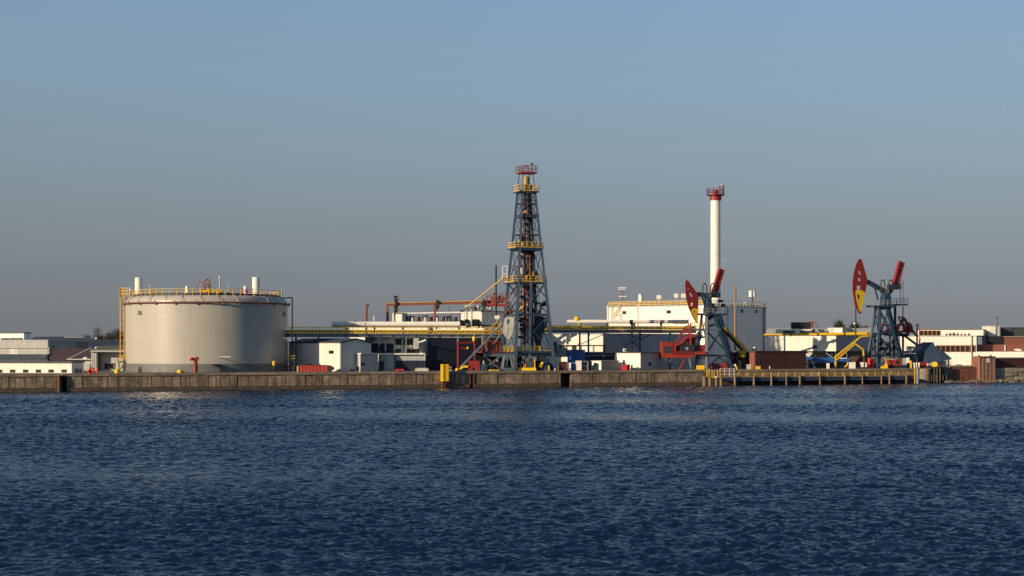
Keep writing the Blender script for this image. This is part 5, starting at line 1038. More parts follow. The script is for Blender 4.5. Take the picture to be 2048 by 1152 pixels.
# red motor gear behind its tower
o = T('red_crank_gear', 'red lattice crank gear behind the right pumpjack tower', 'crank gear', P2.az(1800, GZ, -5)); R2 = Pln(1800, P2.Y(1800) + 6, QA)
q = MB()
for x0, y0, x1, y1 in ((1797, 634, 1806, 634), (1797, 634, 1803, 648), (1806, 634, 1795, 662), (1803, 640, 1815, 666), (1808, 635, 1833, 672), (1804, 634, 1824, 664), (1795, 648, 1795, 667), (1795, 662, 1826, 664), (1813, 645, 1813, 664), (1825, 655, 1813, 664), (1833, 672, 1826, 664)): q.bar(R2.at(x0, y0), R2.at(x1, y1), .3)
q.build('lattice', ORED, o)
for x, y, r_ in ((1800, 657, 1.1), (1816, 656, 1.25)): MB().path([R2.at(x, y) + Vector((r_ * math.cos(2 * math.pi * i / 16) * R2.u.x, r_ * math.cos(2 * math.pi * i / 16) * R2.u.y, r_ * math.sin(2 * math.pi * i / 16))) for i in range(17)], .2, 6).build('wheel', ORED, o)
MB().slab(R2, 1811, 1825, 652, 665, -1.5, -.3).build('gearbox', RED, o); MB().slab(R2, 1785, 1818, 667, 672, -3, .5).build('bed', BLACK, o)
for x0, y0, x1, y1 in ((1810, 672, 1834, 690), (1787, 672, 1787, 735), (1806, 672, 1806, 735)): MB().bar(R2.at(x0, y0, .2), R2.az(x1, GZ, .2) if y1 > 730 else R2.at(x1, y1, .2), .45).build('support', BLACK, o)
o = T('crank_machine', 'red crank wheel seen through the right pumpjack tower', 'crank wheel', P2.az(1765, GZ, -4)); R3 = Pln(1765, P2.Y(1765) + 4, QA)
MB().path([R3.at(1766, 656) + Vector((1.1 * math.cos(2 * math.pi * i / 16), 0, .9 * math.sin(2 * math.pi * i / 16))) for i in range(17)], .2, 6).build('rim', ORED, o); MB().bar(R3.at(1775, 651), R3.at(1779, 665), .5).slab(R3, 1761, 1782, 661, 665, -.6, .2).build('crank', ORED, o); MB().slab(R3, 1742, 1785, 665, 670, -1.5, .3).build('bed', STEEL, o)
MB().bar(R3.at(1750, 670, -.6), R3.az(1750, GZ, -.6), .4).bar(R3.at(1780, 670, -.6), R3.az(1780, GZ, -.6), .4).build('support', DARK, o)
# left pumpjack
P1 = Pln(1412, yq(1412) + 6, QA)
arc1 = [(1372, 560.5), (1370.5, 570), (1371.5, 584), (1374, 602), (1379, 620), (1386, 634), (1392, 645)]
head1 = [(1372, 560.5), (1370.5, 570), (1371.5, 584), (1374, 602), (1378, 617), (1386, 634), (1392, 645), (1395.5, 645.5), (1396, 630), (1396.2, 617), (1396.8, 600), (1397, 591), (1390, 580), (1376, 561)]
holes1 = [[(1375, 577), (1377, 576.2), (1378, 579), (1376, 580)], [(1378, 586), (1381, 585), (1385, 590), (1384.5, 594), (1381, 593)], [(1381.5, 607), (1386, 603), (1385.5, 612), (1381.5, 611.5)]]
pj1 = pumpjack('pumpjack', 'blue grey pumpjack with red and yellow horsehead before the control building', P1, None, None, head1, holes1, (0, 617.0), ((1429, 585), (1443, 538.5), 11.5), {'arc': arc1, 'beam': ((1395, 588), (1419, 592)), 'neck': (1410, 612), 'piv': (1419, 590), 'base': (1391, 1412.5, 1464), 'top': (1404, 1412.5, 1436), 'yt': 628, 'deck': (1397, 1455), 'depth': 5.0, 'railm': YEL, 'cw': 2, 'sp': .6, 'light': True, 'patch': [(1381.5, 621), (1385, 617.5), (1389, 616), (1396.1, 618), (1395.9, 630), (1395.3, 644.5), (1392.5, 643), (1387, 632)], 'eye': [[(1387.5, 622), (1389.5, 622), (1389.5, 625), (1387.5, 625)]]}, (1382, 1412, 657.5))
MB().bar(P1.at(1412.5, 633, 1.3), P1.az(1412.5, GZ, 1.3), .6).build('front_leg', STEELL, pj1)
MB().bar(P1.at(1416, 598, .9), P1.at(1432, 640, 1.0), .6).bar(P1.at(1432, 640, 1.0), P1.az(1464, GZ, 1.25), .62).build('front_leg', STEEL, pj1)
MB().slab(P1, 1383, 1442, 657.5, 662, .9, 1.5).build('girder', STEELL, pj1); MB().slab(P1, 1395, 1455, 709, 713, .8, 1.4).build('girder', STEEL, pj1)
for x0, y0, x1, y1 in ((1396, 664, 1387, 702), (1415, 664, 1456, 706), (1440, 664, 1418, 700), (1440, 713, 1414, 736), (1438, 713, 1466, 738), (1404, 670, 1390, 702)): MB().bar(P1.at(x0, y0, 1.0), P1.at(x1, y1, 1.0), .3).build('brace', STEELL if x0 < 1400 else STEEL, pj1)
rg = random.Random(4)
for i in range(16): c = P1.at(rg.uniform(1416, 1446), rg.uniform(604, 655), rg.uniform(-3, 0)); MB().box(c, rg.uniform(.5, 1.5), .8, rg.uniform(.3, 1.1), rg.uniform(0, 60)).build('machinery', rg.choice((BLACK, STEEL, DARK, RUST, BLACK)), pj1)
for i in range(8): c = P2.at(rg.uniform(1756, 1790), rg.uniform(690, 712), rg.uniform(-4, -1)); MB().box(c, rg.uniform(.5, 1.5), .8, rg.uniform(.3, 1.1), rg.uniform(0, 60)).build('machinery', rg.choice((BLACK, STEEL, DARK, RUST, YEL)), pj2)
# yellow stair conveyor on its right
o = T('yellow_stair', 'steep yellow edged conveyor stair right of the left pumpjack', 'stair', P1.az(1490, GZ, -3)); 
MB().bar(P1.at(1446, 655, -2), P1.at(1490, 703, -2), .9, .9).build('stringer', BLACK, o); MB().bar(P1.at(1448, 653, -1.4), P1.at(1492, 702, -1.4), .22, .5).build('edge', YEL, o); MB().bar(P1.at(1473, 672, -1.4), P1.at(1490, 694, -1.4), .12).build('hand_bar', YEL, o)
MB().slab(P1, 1484, 1492, 700, 714, -3, -1.4).build('foot_box', YEL, o); MB().bar(P1.at(1488, 714, -2.2), P1.az(1488, GZ, -2.2), .4).build('support', DARK, o)
# red winch house left of it
o = T('red_winch_house', 'red winch house with grey louvre panel left of the near pumpjack', 'winch house', P1.az(1337, GZ)); H1 = Pln(1325, P1.Y(1325) + .5, 6)
MB().slab(H1, 1325, 1346.5, 684.5, 714.5, -3, 0).build('cabin', ORED, o); MB().slab(H1, 1324.5, 1349, 683.5, 685, -3.2, .15).build('cabin_roof', ORED, o)
for i in range(5): MB().slab(H1, 1326.5, 1344.5, 692.3 + i * 2.8, 694.8 + i * 2.8, .003, .07).build('louvre', DARK, o)
MB().slab(H1, 1324, 1386, 710.5, 715.5, -2.8, .25).build('bed', ORED, o); MB().rail([H1.at(1348, 710.5, .2), H1.at(1386, 710.5, .2)], .85, .5, .06, 2).build('bed_rail', RED, o)
for x0, y0, x1, y1 in ((1329, 716, 1345, 736), (1345, 716, 1331, 734), (1370, 716, 1358, 741), (1384, 716, 1380, 741), (1327, 716, 1327, 741), (1378, 716, 1382, 740)): MB().bar(H1.at(x0, y0, -.2), H1.az(x1, GZ, -.2) if y1 > 738 else H1.at(x1, y1, -.2), .3 if x0 > 1350 else .14).build('support', (ORED if x0 == 1370 else STEELL) if x0 < 1384 else STEEL, o)
ar = [(1351, 686), (1357, 676), (1363, 664), (1370, 655), (1378, 650)]
q = MB()
for off in (0, -1.8):
    for p0, p1 in zip(ar[:-1], ar[1:]): q.bar(H1.at(*p0, off), H1.at(*p1, off), .3)
    for p0, p1 in zip([(1352, 690), (1363, 686), (1371, 677), (1380, 672)], [(1363, 686), (1371, 677), (1380, 672), (1392, 671)]): q.bar(H1.at(*p0, off), H1.at(*p1, off), .5)
    for (x0, y0), (x1, y1) in (((1357, 676), (1363, 686)), ((1363, 664), (1371, 677)), ((1363, 664), (1363, 686)), ((1370, 655), (1380, 672)), ((1370, 655), (1371, 677)), ((1378, 650), (1380, 672)), ((1366, 664), (1382, 663))): q.bar(H1.at(x0, y0, off), H1.at(x1, y1, off), .15)
q.build('lattice_boom', ORED, o); MB().bar(H1.at(1381, 646, .1), H1.at(1381, 690, .1), .3).bar(H1.at(1376, 638, .1), H1.at(1377, 650, .1), .2).build('post', ORED, o)
c = H1.at(1373, 697, -.9); MB().tube(c + Vector((0, -1, 0)), c + Vector((0, .8, 0)), 1.7, 22).build('drum', BLACK, o); MB().tube(c + Vector((0, -1.1, 0)), c + Vector((0, -1, 0)), .35, 12).build('hub', GALV, o)
MB().slab(H1, 1350, 1362, 692, 710, -2, -.5).build('motor', RUST, o); MB().prism([H1.at(x, y, -1.2) for x, y in ((1352, 708), (1352, 692), (1364, 687), (1372, 678), (1392, 673), (1392, 708))], (0, .4, 0)).build('frame_plate', RED, o); MB().slab(H1, 1384, 1410, 690, 702, -2.4, -1.0).build('gear_case', RED, o); MB().slab(H1, 1348, 1352, 686, 710, -1.5, .1).slab(H1, 1348, 1392, 706, 710.4, -2.4, .12).build('side_frame', ORED, o); MB().slab(H1, 1384, 1412, 703, 709, -1.8, .1).build('red_motor', ORED, o)
# quay-edge gear by the left jack
crate('yellow_block', 'yellow block at the foot of the near pumpjack leg', 'block', 1394, 1409, 731.5, 740, 2, YELB, 1.2)
o = T('red_pump_unit', 'dark red pump unit under the near pumpjack', 'pump', G(1440, 5)); Y = yq(1440) + 5; MB().pb(1422, 1436, 727, 738, Y, 1.4).pb(1436, 1446, 727, 731, Y + .2, 1.0).pb(1446, 1454, 727, 738, Y, 1.4).build('body', RED, o); MB().pb(1434, 1447, 731, 738, Y + .3, 1).build('recess', BLACK, o)
o = T('yellow_valve', 'small yellow valve with white cap right of the red pump unit', 'valve', G(1472, 2)); Y = yq(1472) + 2; MB().path([P(1474, 739, Y), P(1473, 734, Y), P(1470, 731, Y)], .22, 8).build('elbow', YEL, o); MB().ball(P(1470.5, 730.5, Y), .3, 8, 6).build('cap', WPLAIN, o)
o = T('dark_equipment_bay', 'dark open equipment bay between near pumpjack and brown shed', 'bay', G(1480, 12)); Y = yq(1480) + 12
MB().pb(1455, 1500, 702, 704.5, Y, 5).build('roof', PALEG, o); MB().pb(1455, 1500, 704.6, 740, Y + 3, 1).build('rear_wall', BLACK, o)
for x in (1460, 1473, 1486): MB().pb(x, x + 2, 704.6, 740, Y + .2, .4).build('post', DARK, o)
MB().pb(1463, 1469, 706, 713, Y + 1, 1).pb(1480, 1486, 706, 716, Y + 1, 1).build('motor', ORED, o)
r, fl, fr, zT, a, b = cbox('brown_shed', 'long dark brown corrugated shed right of the near pumpjack', 'shed', 1499, 1511, 1612, yq(1511) + 3, 62, 703.5, DKRED, roof=ROOFB, pw=1.6)
MB().slz(fl, fl.s(1500), -.2, GZ, zT - .2, .06, .12).build('side_door', mat('red_brown_door', (.22, .08, .05), .6), r)
crate('pale_bollard', 'pale rounded bollard left of the brown shed', 'bollard', 1494, 1502, 729.5, 738, 1.5, PALEG, .9); crate('yellow_kerb_block', 'low yellow block before the brown shed', 'block', 1511, 1521, 733, 737.5, 1.0, YEL, .5)
o = T('roof_spotlight', 'small white spotlight on the brown shed corner', 'lamp', P(1508, 702, yq(1508) + 5)); MB().ball(P(1509, 695.5, yq(1508) + 5), .34, 10, 6, .7).build('lens', WPLAIN, o); MB().pb(1504, 1512, 697, 701.5, yq(1508) + 5.2, .6).build('bracket', DARK, o)
simple('white_peg', 'tiny white peg on the quay before the brown shed', 'peg', WPLAIN, MB().tube(P(1539.5, 738, yq(1540) + 1), P(1539.5, 733, yq(1540) + 1), .1, 8).ball(P(1539.5, 733, yq(1540) + 1), .14, 8, 5))

# ================================================================== FAR RIGHT
# two storey white shed with yellow roof pipe
r, fl, fr, zT, a, b = cbox('white_shed', 'white corrugated shed with shade-grey end wall and yellow eave pipe', 'shed', 1529, 1672, 1752, yq(1672) + 15, 34, 671.5, WHITE, z0=CZ + (HY - 702.5) * K(yq(1672) + 15), pw=2.4, roof=PALEG, ms=SHADEG)  # end wall coloured darker than the front to deepen its shade
win(r, fl, 1625, 1634.5, 690, 697.5, 2, GALV)
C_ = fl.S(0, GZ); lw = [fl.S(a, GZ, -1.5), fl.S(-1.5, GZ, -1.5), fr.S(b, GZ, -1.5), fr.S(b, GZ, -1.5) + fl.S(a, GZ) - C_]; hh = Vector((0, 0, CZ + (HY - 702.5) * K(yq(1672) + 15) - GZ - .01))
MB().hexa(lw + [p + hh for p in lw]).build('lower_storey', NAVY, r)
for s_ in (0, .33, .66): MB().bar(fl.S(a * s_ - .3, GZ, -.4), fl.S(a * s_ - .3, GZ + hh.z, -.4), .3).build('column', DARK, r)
yp = T('yellow_eave_pipe', 'thick yellow pipe along the eave of the white shed', 'pipe', fl.at(1600, 670, 1)); Y1 = yq(1672) + 12
pa, pb_ = P(1528, 669.5, Y1), P(1742, 667.5, Y1)
for i in range(4): MB().tube(pa.lerp(pb_, i / 4 + .002), pa.lerp(pb_, (i + 1) / 4 - .002), .25 + .05 * i, 16).build('pipe_section', YELB, yp)
for i in range(1, 4): c = pa.lerp(pb_, i / 4); MB().tube(c - Vector((.12, 0, 0)), c + Vector((.12, 0, 0)), .5, 16).build('flange', DARK, yp)
simple('far_low_roof', 'long low grey roof building behind the yellow pipe', 'building', GALV, MB().pb(1553, 1746, 656.5, 720, 470, 25).pb(1556, 1600, 658.5, 660, 469.6, .3))
for i, (x0, x1, lab) in enumerate(((1600, 1640, 'low dark dome hood on the far roof, left one'), (1622, 1662, 'grey dome hood on the far roof, right one'))):
    simple('roof_hood', lab, 'hood', GREYW, MB().prism([P(x0, 668, 455 + 7 * i), P(x0 + 3, 660, 455 + 7 * i), P(x0 + 8, 658, 455 + 7 * i), P(x1 - 8, 658.5, 455 + 7 * i), P(x1 - 3, 662, 455 + 7 * i), P(x1, 668, 455 + 7 * i)], (0, 5, 0)), 'roof hoods')
r, fl2, fr2, _, _, _ = cbox('white_rooftop_shed', 'white rooftop shed with grey side behind the yellow pipe', 'shed', 1656, 1685, 1746, 462, 25, 656, WPLAIN, z0=9.0, pw=2.2, ms=GREYW, rt=.12, roof=PALEG)
crate('white_tarped_box', 'small white tarped box on the roof left of the rooftop shed', 'box', 1660, 1668, 658, 666, 62, WPLAIN, 1.5)
for i, (x0, x1) in enumerate(((1584, 1591), (1592.5, 1596), (1597.5, 1605), (1606.5, 1611), (1612, 1622))):
    o = T('black_cooler', '%s black cooling unit in the row on the white shed roof' % ('first', 'second', 'third', 'fourth', 'fifth')[i], 'cooler', P(x0, 658, 455), 'black cooling units'); MB().pb(x0, x1, 645, 657, 455, 2).build('body', BLACK, o); MB().pb(x0 + .3, x1 - .3, 644.4, 645, 454.9, 2.0).build('cap', DARK, o); MB().pb(x0 + .8, x1 - .8, 657, 659, 455.3, 1.2).build('foot', GALV, o)
o = T('white_plant_plinth', 'white plinth with dark vents under the black coolers', 'plinth', P(1590, 668, 453)); MB().pb(1556, 1622, 658.5, 670, 453, 4).build('body', WPLAIN, o)
for x0, x1 in ((1566, 1590), (1600, 1621)): MB().pb(x0, x1, 661.5, 667, 452.9, .2).build('vent', DARK, o)
o = T('rooftop_hoist', 'small rusty hoist frame right of the black coolers', 'hoist', P(1624, 660, 455)); MB().bar(P(1625, 662, 455), P(1625, 644, 455), .5).bar(P(1617, 644, 455), P(1629, 643.5, 455), .3).bar(P(1629, 644, 455), P(1638, 655, 455), .14).bar(P(1634, 650, 455), P(1634, 656, 455), .14).build('frame', RUSTP, o); MB().bar(P(1624, 656, 454.6), P(1624, 668, 454.6), .4).build('post', PALEG, o)
o = T('cable_head', 'small white lamp behind the pumpjack cable', 'lamp', P(1709, 657, 465)); MB().ball(P(1709, 647, 465), .35, 10, 6).build('globe', WPLAIN, o); MB().tube(P(1709, 657, 465), P(1709, 649, 465), .1).build('stem', DARK, o)
lump('roof_stores', 'brown heap of stores on the far roof left of the right pumpjack', 'heap', RUST, 1719, 1736, 648, 657, 85, 9, 6)
# yellow pipe frame
YPn = Pln(1670, yq(1670) + 4, 10)
o = T('yellow_pipe_frame', 'yellow inclined pipe frame left of the right pumpjack', 'pipe frame', YPn.az(1671, GZ))
for off in (0, -1.0):
    for pts in (((1671, 741), (1671, 712)), ((1671, 713), (1712, 681), (1722, 673), (1738, 671.5)), ((1673, 719), (1711, 686)), ((1709, 687), (1726, 699), (1727, 712))):
        q = [YPn.at(x, y, off) if y < 740 else YPn.az(x, GZ, off) for x, y in pts]; m_ = MB()
        for p0, p1 in zip(q[:-1], q[1:]): m_.bar(p0, p1, .36)
        m_.build('pipe', YEL, o)
for f_ in (0, .33, .66, 1): MB().bar(YPn.at(1671 + 41 * f_, 713 - 32 * f_, 0), YPn.at(1671 + 41 * f_, 713 - 32 * f_, -1.0), .2).build('rung', YEL, o)
MB().bar(YPn.at(1727, 712, -.5), YPn.az(1729, GZ, -.5), .3).build('leg', RUST, o)
# blue machine
BV = Pln(1612, yq(1640) + 9, 4)
o = T('blue_barge_loader', 'blue loader with dark cab and pointed bow parked before the white shed', 'loader', BV.az(1640, GZ))
MB().slab(BV, 1612, 1632, 714.5, 719, -2.8, 0).slab(BV, 1630, 1655, 715.5, 726, -2.6, .1).build('body', BLUEP, o)
MB().prism([BV.at(1655.2, 711.5, .15), BV.at(1666, 717.5, .15), BV.at(1669, 722, .15), BV.at(1668.5, 727, .15), BV.at(1655.2, 726.2, .15)], (0, 2.8, 0)).build('bow', BLUEP, o)
MB().slab(BV, 1628, 1652, 706, 714.5, -2.4, -.3).build('cab', DARK, o); win(o, BV, 1631, 1650, 708, 713, 3, BLACK, GLASS, off=-.25); MB().slab(BV, 1624, 1656, 703.8, 705.8, -2.6, .2).build('cab_roof', BLACK, o)
MB().bar(BV.at(1652, 706, .1), BV.at(1668, 717, .1), .22).build('windscreen_bar', GALV, o); MB().prism([BV.at(1611, 712, 0), BV.at(1613, 708, 0), BV.at(1621, 705, 0), BV.at(1628, 704.5, 0), BV.at(1623, 709, 0), BV.at(1618, 714, 0)], (0, 2, 0)).build('tarpaulin', WPLAIN, o)
for x in (1622, 1640, 1658): c = BV.az(x, GZ + .55, -.2); MB().tube(c, c + Vector((0, .6, 0)), .55, 16).build('wheel', BLACK, o)
MB().slab(BV, 1612, 1668, 726.5, 730, -2.4, -.4).build('chassis', BLACK, o); MB().bar(BV.at(1623, 721, .3), BV.at(1629, 735, .3), .14).ball(BV.at(1629.5, 735.5, .3), .25, 8, 5).build('prop', WPLAIN, o)
o = T('blue_small_boat', 'small blue boat hull behind the yellow pipe frame', 'boat', BV.az(1690, GZ)); B2 = Pln(1690, yq(1690) + 8, 4)
MB().prism([B2.at(1672, 720, 0), B2.at(1683, 717.5, 0), B2.at(1698, 716.5, 0), B2.at(1701, 719, 0), B2.at(1697, 724, 0), B2.at(1684, 723, 0), B2.at(1674, 723.5, 0)], (0, 2.2, 0)).build('hull', BLUEP, o); MB().slab(B2, 1683, 1695, 715.6, 717.6, -1.6, -.3).build('deck', WPLAIN, o); MB().bar(B2.at(1694, 716, -.3), B2.at(1692.5, 702, -.3), .12).build('mast', GALV, o)
for x in (1678, 1696): MB().bar(B2.at(x, 723, -1), B2.az(x, GZ, -1), .3).build('cradle', DARK, o)
simple('yellow_hook', 'curved yellow hook bar under the blue boat', 'hook', YEL, MB().path([B2.at(1689, 734, .6), B2.at(1693, 732, .6), B2.at(1695.5, 728, .6), B2.at(1695, 724.5, .6)], .2, 8))
crate('white_quay_box', 'square white box on the quay right of the yellow hook', 'box', 1700, 1711, 725, 738, 2, WPLAIN, 1.2); crate('tiny_white_crate', 'tiny white crate before the blue loader', 'crate', 1654, 1659, 727, 738, 3, WPLAIN, .7)
o = T('open_parts_crate', 'pale crate with rusty parts left of the red drums', 'crate', G(1727, 2)); Y = yq(1727) + 2; MB().pb(1722, 1727.5, 724.5, 734, Y, .9).build('crate', WPLAIN, o)
for i, x in enumerate((1729, 1731.5, 1734)): MB().path([P(x, 734, Y), P(x + 1.5, 729, Y), P(x - .5, 725, Y)], .16, 6).build('part', (RUST, WPLAIN, RUST)[i], o)
simple('brown_net_mound', 'brown mound of nets behind the white quay box', 'heap', mat('brown_net', (.10, .045, .03), .9, .4, 1), MB().prism([P(1700, 735, yq(1715) + 7), P(1702, 717, yq(1715) + 7), P(1708, 712.5, yq(1715) + 7), P(1722, 712, yq(1715) + 7), P(1727, 717, yq(1715) + 7), P(1728, 735, yq(1715) + 7)], (0, 3, 0)))
for x, yt, lab in ((1738.5, 716, 'tall bright red drum at the left foot of the right pumpjack'), (1744, 718.5, 'shorter red drum right of the tall red drum')):
    o = T('red_drum', lab, 'drum', G(x, 3), 'red drums'); Yd = yq(x) + 3 + (x > 1740) * .8; h_ = P(x, yt, Yd).z - GZ; MB().lathe(P(x, 0, Yd) * Vector((1, 1, 0)) if False else Vector((P(x, 0, Yd).x, Yd, GZ)), [(0, 0), (.42, 0), (.42, h_ * .33), (.46, h_ * .36), (.42, h_ * .39), (.42, h_ * .66), (.46, h_ * .69), (.42, h_ * .72), (.42, h_), (0, h_)], 16).build('shell', REDB, o); MB().lathe(Vector((P(x, 0, Yd).x, Yd, GZ + h_)), [(.3, .0), (.3, .08), (0, .1)], 12).build('lid', WPLAIN if x > 1740 else RED, o)
RB = Pln(1775, yq(1775) + 2.2, 3)
o = T('red_generator', 'long red generator box with black panel at the right pumpjack foot', 'generator', RB.az(1790, GZ)); MB().slab(RB, 1775.5, 1803, 719, 731, -1.8, 0).build('body', ORED, o); MB().slab(RB, 1791.5, 1799, 721, 728.5, .004, .06).build('panel', BLACK, o); MB().slab(RB, 1776, 1802, 731.1, 736, -1.6, -.2).build('skid', BLACK, o); MB().slab(RB, 1777, 1790, 717.5, 718.8, -1.4, -.3).build('top_tray', PALEG, o)
o = T('yellow_quay_cleat', 'yellow winch cleat left of the red generator', 'cleat', G(1769, 1.6)); YC = Pln(1763, yq(1763) + 1.4, 3)
MB().prism([YC.at(x, y) for x, y in ((1763, 737.5), (1763, 732.5), (1770, 731.5), (1772, 726.5), (1775, 727), (1776, 737.5))], (0, .9, 0)).build('body', YELB, o); MB().path([YC.at(1773, 728, -.2), YC.at(1772.5, 720, -.2), YC.at(1768.5, 714, -.2)], .12, 6).build('lever', YEL, o)
# sheltered gear and canopy right of the pumpjack
CAN = Pln(1840, yq(1860) + 6, 0); Yk = yq(1860) + 5
cn_ = T('blue_canopy', 'dark blue corrugated canopy sloping down to the right by the quay end', 'canopy', G(1860, 6))
CM = mat('canopy_sheet', (.030, .052, .082), .55, .2, .4, rib=.5, ribd=.012)
nb = 12
for i in range(nb):                                          # front sheets, each a strip of the roof
    f0, f1 = i / nb, (i + 1) / nb
    tp_ = lambda f: P(1847 + 23 * min(1, f * 1.0), 684.5, Yk + 6).lerp(P(1903, 717, Yk + 1.5), max(0, (f - .45) / .55)) if f > .45 else P(1845 + 24 * f / .45, 684.8, Yk + 6)
    bt_ = lambda f: P(1856.5, 727.5, Yk).lerp(P(1904, 718.5, Yk + .5), f)
    q = [bt_(f0), bt_(f1), tp_(f1), tp_(f0)]; MB().hexa(q + [p + Vector((0, .02, .05)) for p in q]).build('roof_sheet', CM, cn_)
q = [P(1835, 725.5, Yk + 5), P(1856, 727.3, Yk), P(1845, 685.5, Yk + 6), P(1831, 690, Yk + 10)]; MB().hexa(q + [p + Vector((.1, .15, .05)) for p in q]).build('side_sheet', CM, cn_)
for x, y, d in ((1838, 725, 5), (1858, 726, .6), (1897, 718, 1.2)): p = P(x, y, Yk + d); MB().bar(p, Vector((p.x, p.y, GZ)), .22).build('post', BLACK, cn_)
o = T('red_black_flue', 'slim dark red flue with black cap behind the blue canopy', 'flue', G(1834, 20)); Y = yq(1834) + 20; MB().tube(Vector((P(1834, 0, Y).x, Y, GZ)), P(1834, 656, Y), .26, 10).tube(P(1834, 656, Y), P(1834, 651, Y), .24, 10).build('shaft', DKRED, o); MB().tube(P(1834, 652, Y), P(1834, 647.5, Y), .32, 10).build('cap', BLACK, o); MB().bar(P(1838.5, 690, Y), P(1838.5, 648.5, Y), .14).path([P(1840, 690, Y), P(1840, 678.5, Y), P(1842.5, 677.5, Y)], .12, 6).build('side_pipe', DARK, o)
o = T('blue_cabin', 'blue grey cabin between right pumpjack and canopy', 'cabin', G(1822, 9)); Y = yq(1820) + 9; MB().pb(1806, 1833, 707, 742, Y, 4).build('body', STEEL, o); MB().pb(1804, 1835, 702, 706.5, Y - .3, 5).build('roof', STEEL, o); win(o, Pln(1810, Y, 0), 1822, 1831, 694, 702, 1, STEELL, GALV); MB().pb(1820, 1833, 693, 702, Y + .5, 3).build('upper_cabin', GALV, o); MB().pb(1807, 1813, 714, 722, Y - .06, .05).build('hatch', DARK, o)
crate('white_meter_box', 'small white meter box before the blue cabin', 'box', 1814, 1819, 716, 726, 4, WPLAIN, .6); crate('grey_transformer', 'grey transformer box right of the red generator', 'transformer', 1804.5, 1813.5, 716.5, 737, 5, GREYW, 1.2)
crate('yellow_post_box', 'upright yellow post at the quay right of the generator', 'post', 1820, 1823.5, 722, 738, 1.8, YELB, .5)
for i, x in enumerate((1829, 1833, 1838)): simple('white_drum_keg', '%s white leaning keg in front of the red rack' % ('left', 'middle', 'right')[i], 'keg', WPLAIN, MB().tube(P(x, 737, yq(x) + 1.8), P(x - .5 + i * .4, 726, yq(x) + 1.8), .17, 10).ball(P(x - .5 + i * .4, 726, yq(x) + 1.8), .16, 8, 5), 'white kegs')
o = T('red_rack', 'dark red rack under the blue canopy', 'rack', G(1848, 3)); Y = yq(1848) + 2.6
for i in range(4): MB().pb(1841 + i * 3.4, 1843.6 + i * 3.4, 724, 737, Y, 1).build('bin', RED, o)
MB().pb(1840, 1855, 735.5, 738, Y - .1, 1.2).build('base', RUST, o)
o = T('yellow_winch', 'yellow drum winch under the blue canopy edge', 'winch', G(1868, 3)); Y = yq(1868) + 2.5; MB().tube(P(1870, 728.5, Y), P(1870, 728.5, Y + 1.4), .62, 16).build('drum', YELB, o); MB().prism([P(1860, 733.5, Y + .2), P(1864, 731, Y + .2), P(1867, 724, Y + .2), P(1872, 724, Y + .2), P(1878, 731, Y + .2), P(1878, 733.5, Y + .2)], (0, 1, 0)).build('frame', YEL, o); MB().pb(1858, 1880, 733.6, 736.5, Y, 1.5).build('bed', BLACK, o)
crate('white_tank_box', 'white rounded tank box right of the yellow winch', 'tank', 1877, 1892, 722.5, 737, 7, WPLAIN, 2)
# white warehouse
YW = 446.0; WP = Pln(1815, YW + 6, -17)
wh = T('white_warehouse', 'wide white warehouse with a band of brown windows at the right', 'warehouse', WP.az(1900, GZ))
MB().slab(WP, 1800, 1953, 672, 745, -22, 0).build('wall', WPLAIN, wh); MB().slab(WP, 1953.2, 2075, 703.5, 745, -22, -.05).build('lower_wall', WPLAIN, wh)
panels(wh, WP, WP.s(1803), WP.s(1953), WP.z(1880, 689.5), WP.z(1880, 672.5), 2.6, WPLAIN); panels(wh, WP, WP.s(1803), WP.s(2070), GZ, WP.z(1900, 704.5), 2.9, WPLAIN)
x = 1872.0
while x < 1942: win(wh, WP, x, x + 9.4, 690.5, 704, 1, mat('orange_mullion', (.36, .17, .09), .6), GLASSB); x += 9.7
win(wh, WP, 1944, 1951.5, 690.5, 704, 1, mat('orange_mullion', (.36, .17, .09)), GLASSB); win(wh, WP, 1812, 1830, 692, 706, 2, GALV, GALV)
MB().bar(WP.at(1943, 671, .4), WP.az(1943, GZ, .4), .22).build('downpipe', PALEG, wh); MB().slab(WP, 1912, 1923, 729, 733, .06, .3).build('hatch', DARK, wh); MB().slab(WP, 1799, 1955, 671, 672, -22.2, .35).build('roof_edge', PALEG, wh)
r, fl, fr, zT, a, b = cbox('upper_storey', 'upper white storey with brown glazing on the warehouse roof', 'storey', 1836, 1967, 1981, 456, 18, 659.5, WPLAIN, z0=CZ + (HY - 672) * K(YW) + .2, pw=3.2, roof=mat('red_roof_edge', (.16, .05, .04), .7), rt=.18)
x = 1839.0
while x < 1874: win(r, fl, x, x + 8.2, 661, 671.5, 1, mat('orange_mullion', (.36, .17, .09)), GLASSB); x += 8.5
rg = random.Random(8)
for i in range(7): c = P(1893 + i * 7.5, 671.8, YW + 3); tag(MB().ball(c + Vector((0, 0, .3)), rg.uniform(.25, .5), 7, 5, 1.2).bar(c, c + Vector((rg.uniform(-.4, .4), 0, rg.uniform(.6, 1.6))), .12).build('roof_scrap', RUST), '%s small rusty scrap piece from the left on the warehouse roof edge' % ORD[i], 'scrap', 'scrap on the warehouse roof')
o = T('white_stair_tower', 'square white stair tower behind the warehouse', 'tower', P(1990, 690, 470)); MB().pb(1980, 2000, 652, 745, 470, 8).build('wall', WPLAIN, o); MB().pb(1979.5, 2000.5, 651.2, 652, 469.8, 8.4).build('coping', PALEG, o); MB().bar(P(1991.5, 652, 469.7), P(1991.5, 690, 469.7), .2).build('downpipe', GALV, o)
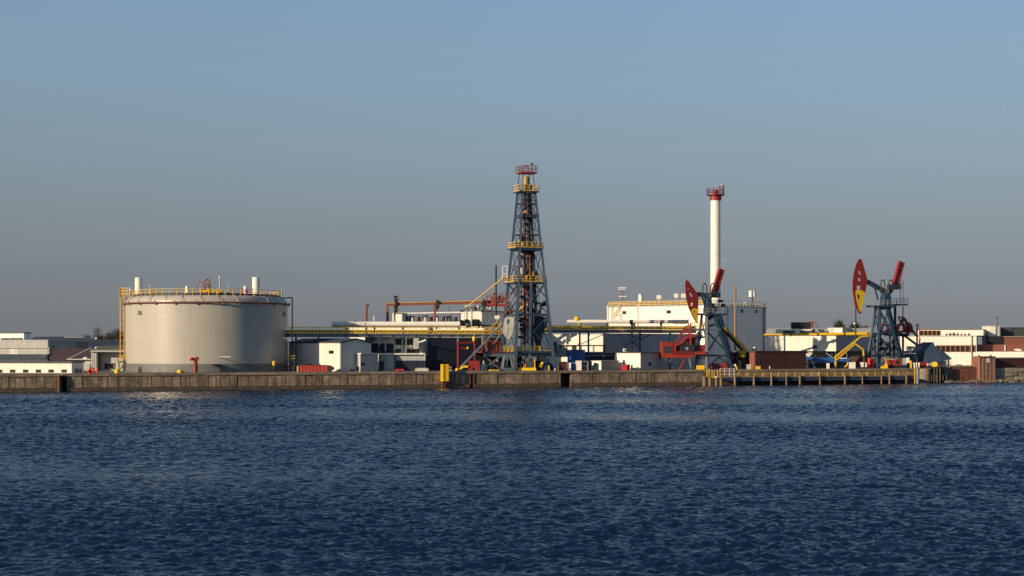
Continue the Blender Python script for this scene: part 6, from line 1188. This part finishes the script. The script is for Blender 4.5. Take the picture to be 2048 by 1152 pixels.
simple('lamp_mast', 'thin mast with lamp on the white stair tower', 'mast', DARK, MB().tube(P(1994.5, 675, 469.5), P(1994.5, 635, 469.5), .09, 6).ball(P(1994, 634.5, 469.5), .25, 8, 5))
o = T('dark_grey_block', 'plain dark grey block at the right edge skyline', 'building', P(2030, 690, 474)); MB().pb(2000.5, 2085, 655.5, 745, 474, 15).build('wall', mat('charcoal_cladding', (.045, .05, .05), .7, .2, .3, rib=.6), o); MB().pb(2000.2, 2085, 654.8, 655.5, 473.8, 15.4).build('roof_edge', DARK, o)
o = T('brick_block', 'brown brick building behind the white wall at the right edge', 'building', P(2020, 703, 452)); MB().pb(2007, 2085, 673.5, 745, 456, 14).build('upper_wall', BRICK, o); MB().pb(1953.5, 2085, 689, 745, 451, 4.8).build('lower_wall', BRICK, o); MB().pb(1981, 2006.8, 672.5, 689, 455.8, 4).build('dark_bay', BLACK, o); MB().pb(2006.5, 2085, 672.6, 673.5, 455.7, 14.5).build('coping', PALEG, o); MB().bar(P(2010, 690, 450.8), P(2010, 701.5, 450.8), .25).build('white_pipe', WPLAIN, o)
lump('white_gull_heap', 'small white rounded heap on the white wall at the right edge', 'heap', WPLAIN, 2029, 2043, 697, 703.4, 46, 2, 3)
r = T('dark_red_shed', 'long dark red shed above the stone wall at the right edge', 'shed', G(2020, 2)); SH = Pln(1986, yq(1986) + 1.2, QA)
MB().slab(SH, 1986, 2090, 716, 741, -8, 0).build('wall', DKRED, r); panels(r, SH, SH.s(1986), SH.s(2085), GZ, SH.z(2030, 717), 2.6, DKRED); MB().slab(SH, 1985, 2092, 714.8, 716, -8.2, .3).build('roof', WPLAIN, r)
for x in (1958, 1981): simple('roof_finial', 'small dark lug on top of the brick bay, %s one' % ('left' if x < 1970 else 'right'), 'lug', DARK, MB().ball(Q.az(x, 6.6, .6), .28, 8, 5).tube(Q.az(x, 6.45, .6), Q.az(x, 6.6, .6), .3, 8), 'lugs on the brick bay')
for o in bpy.data.objects:
    if '_loc' in o: del o['_loc']
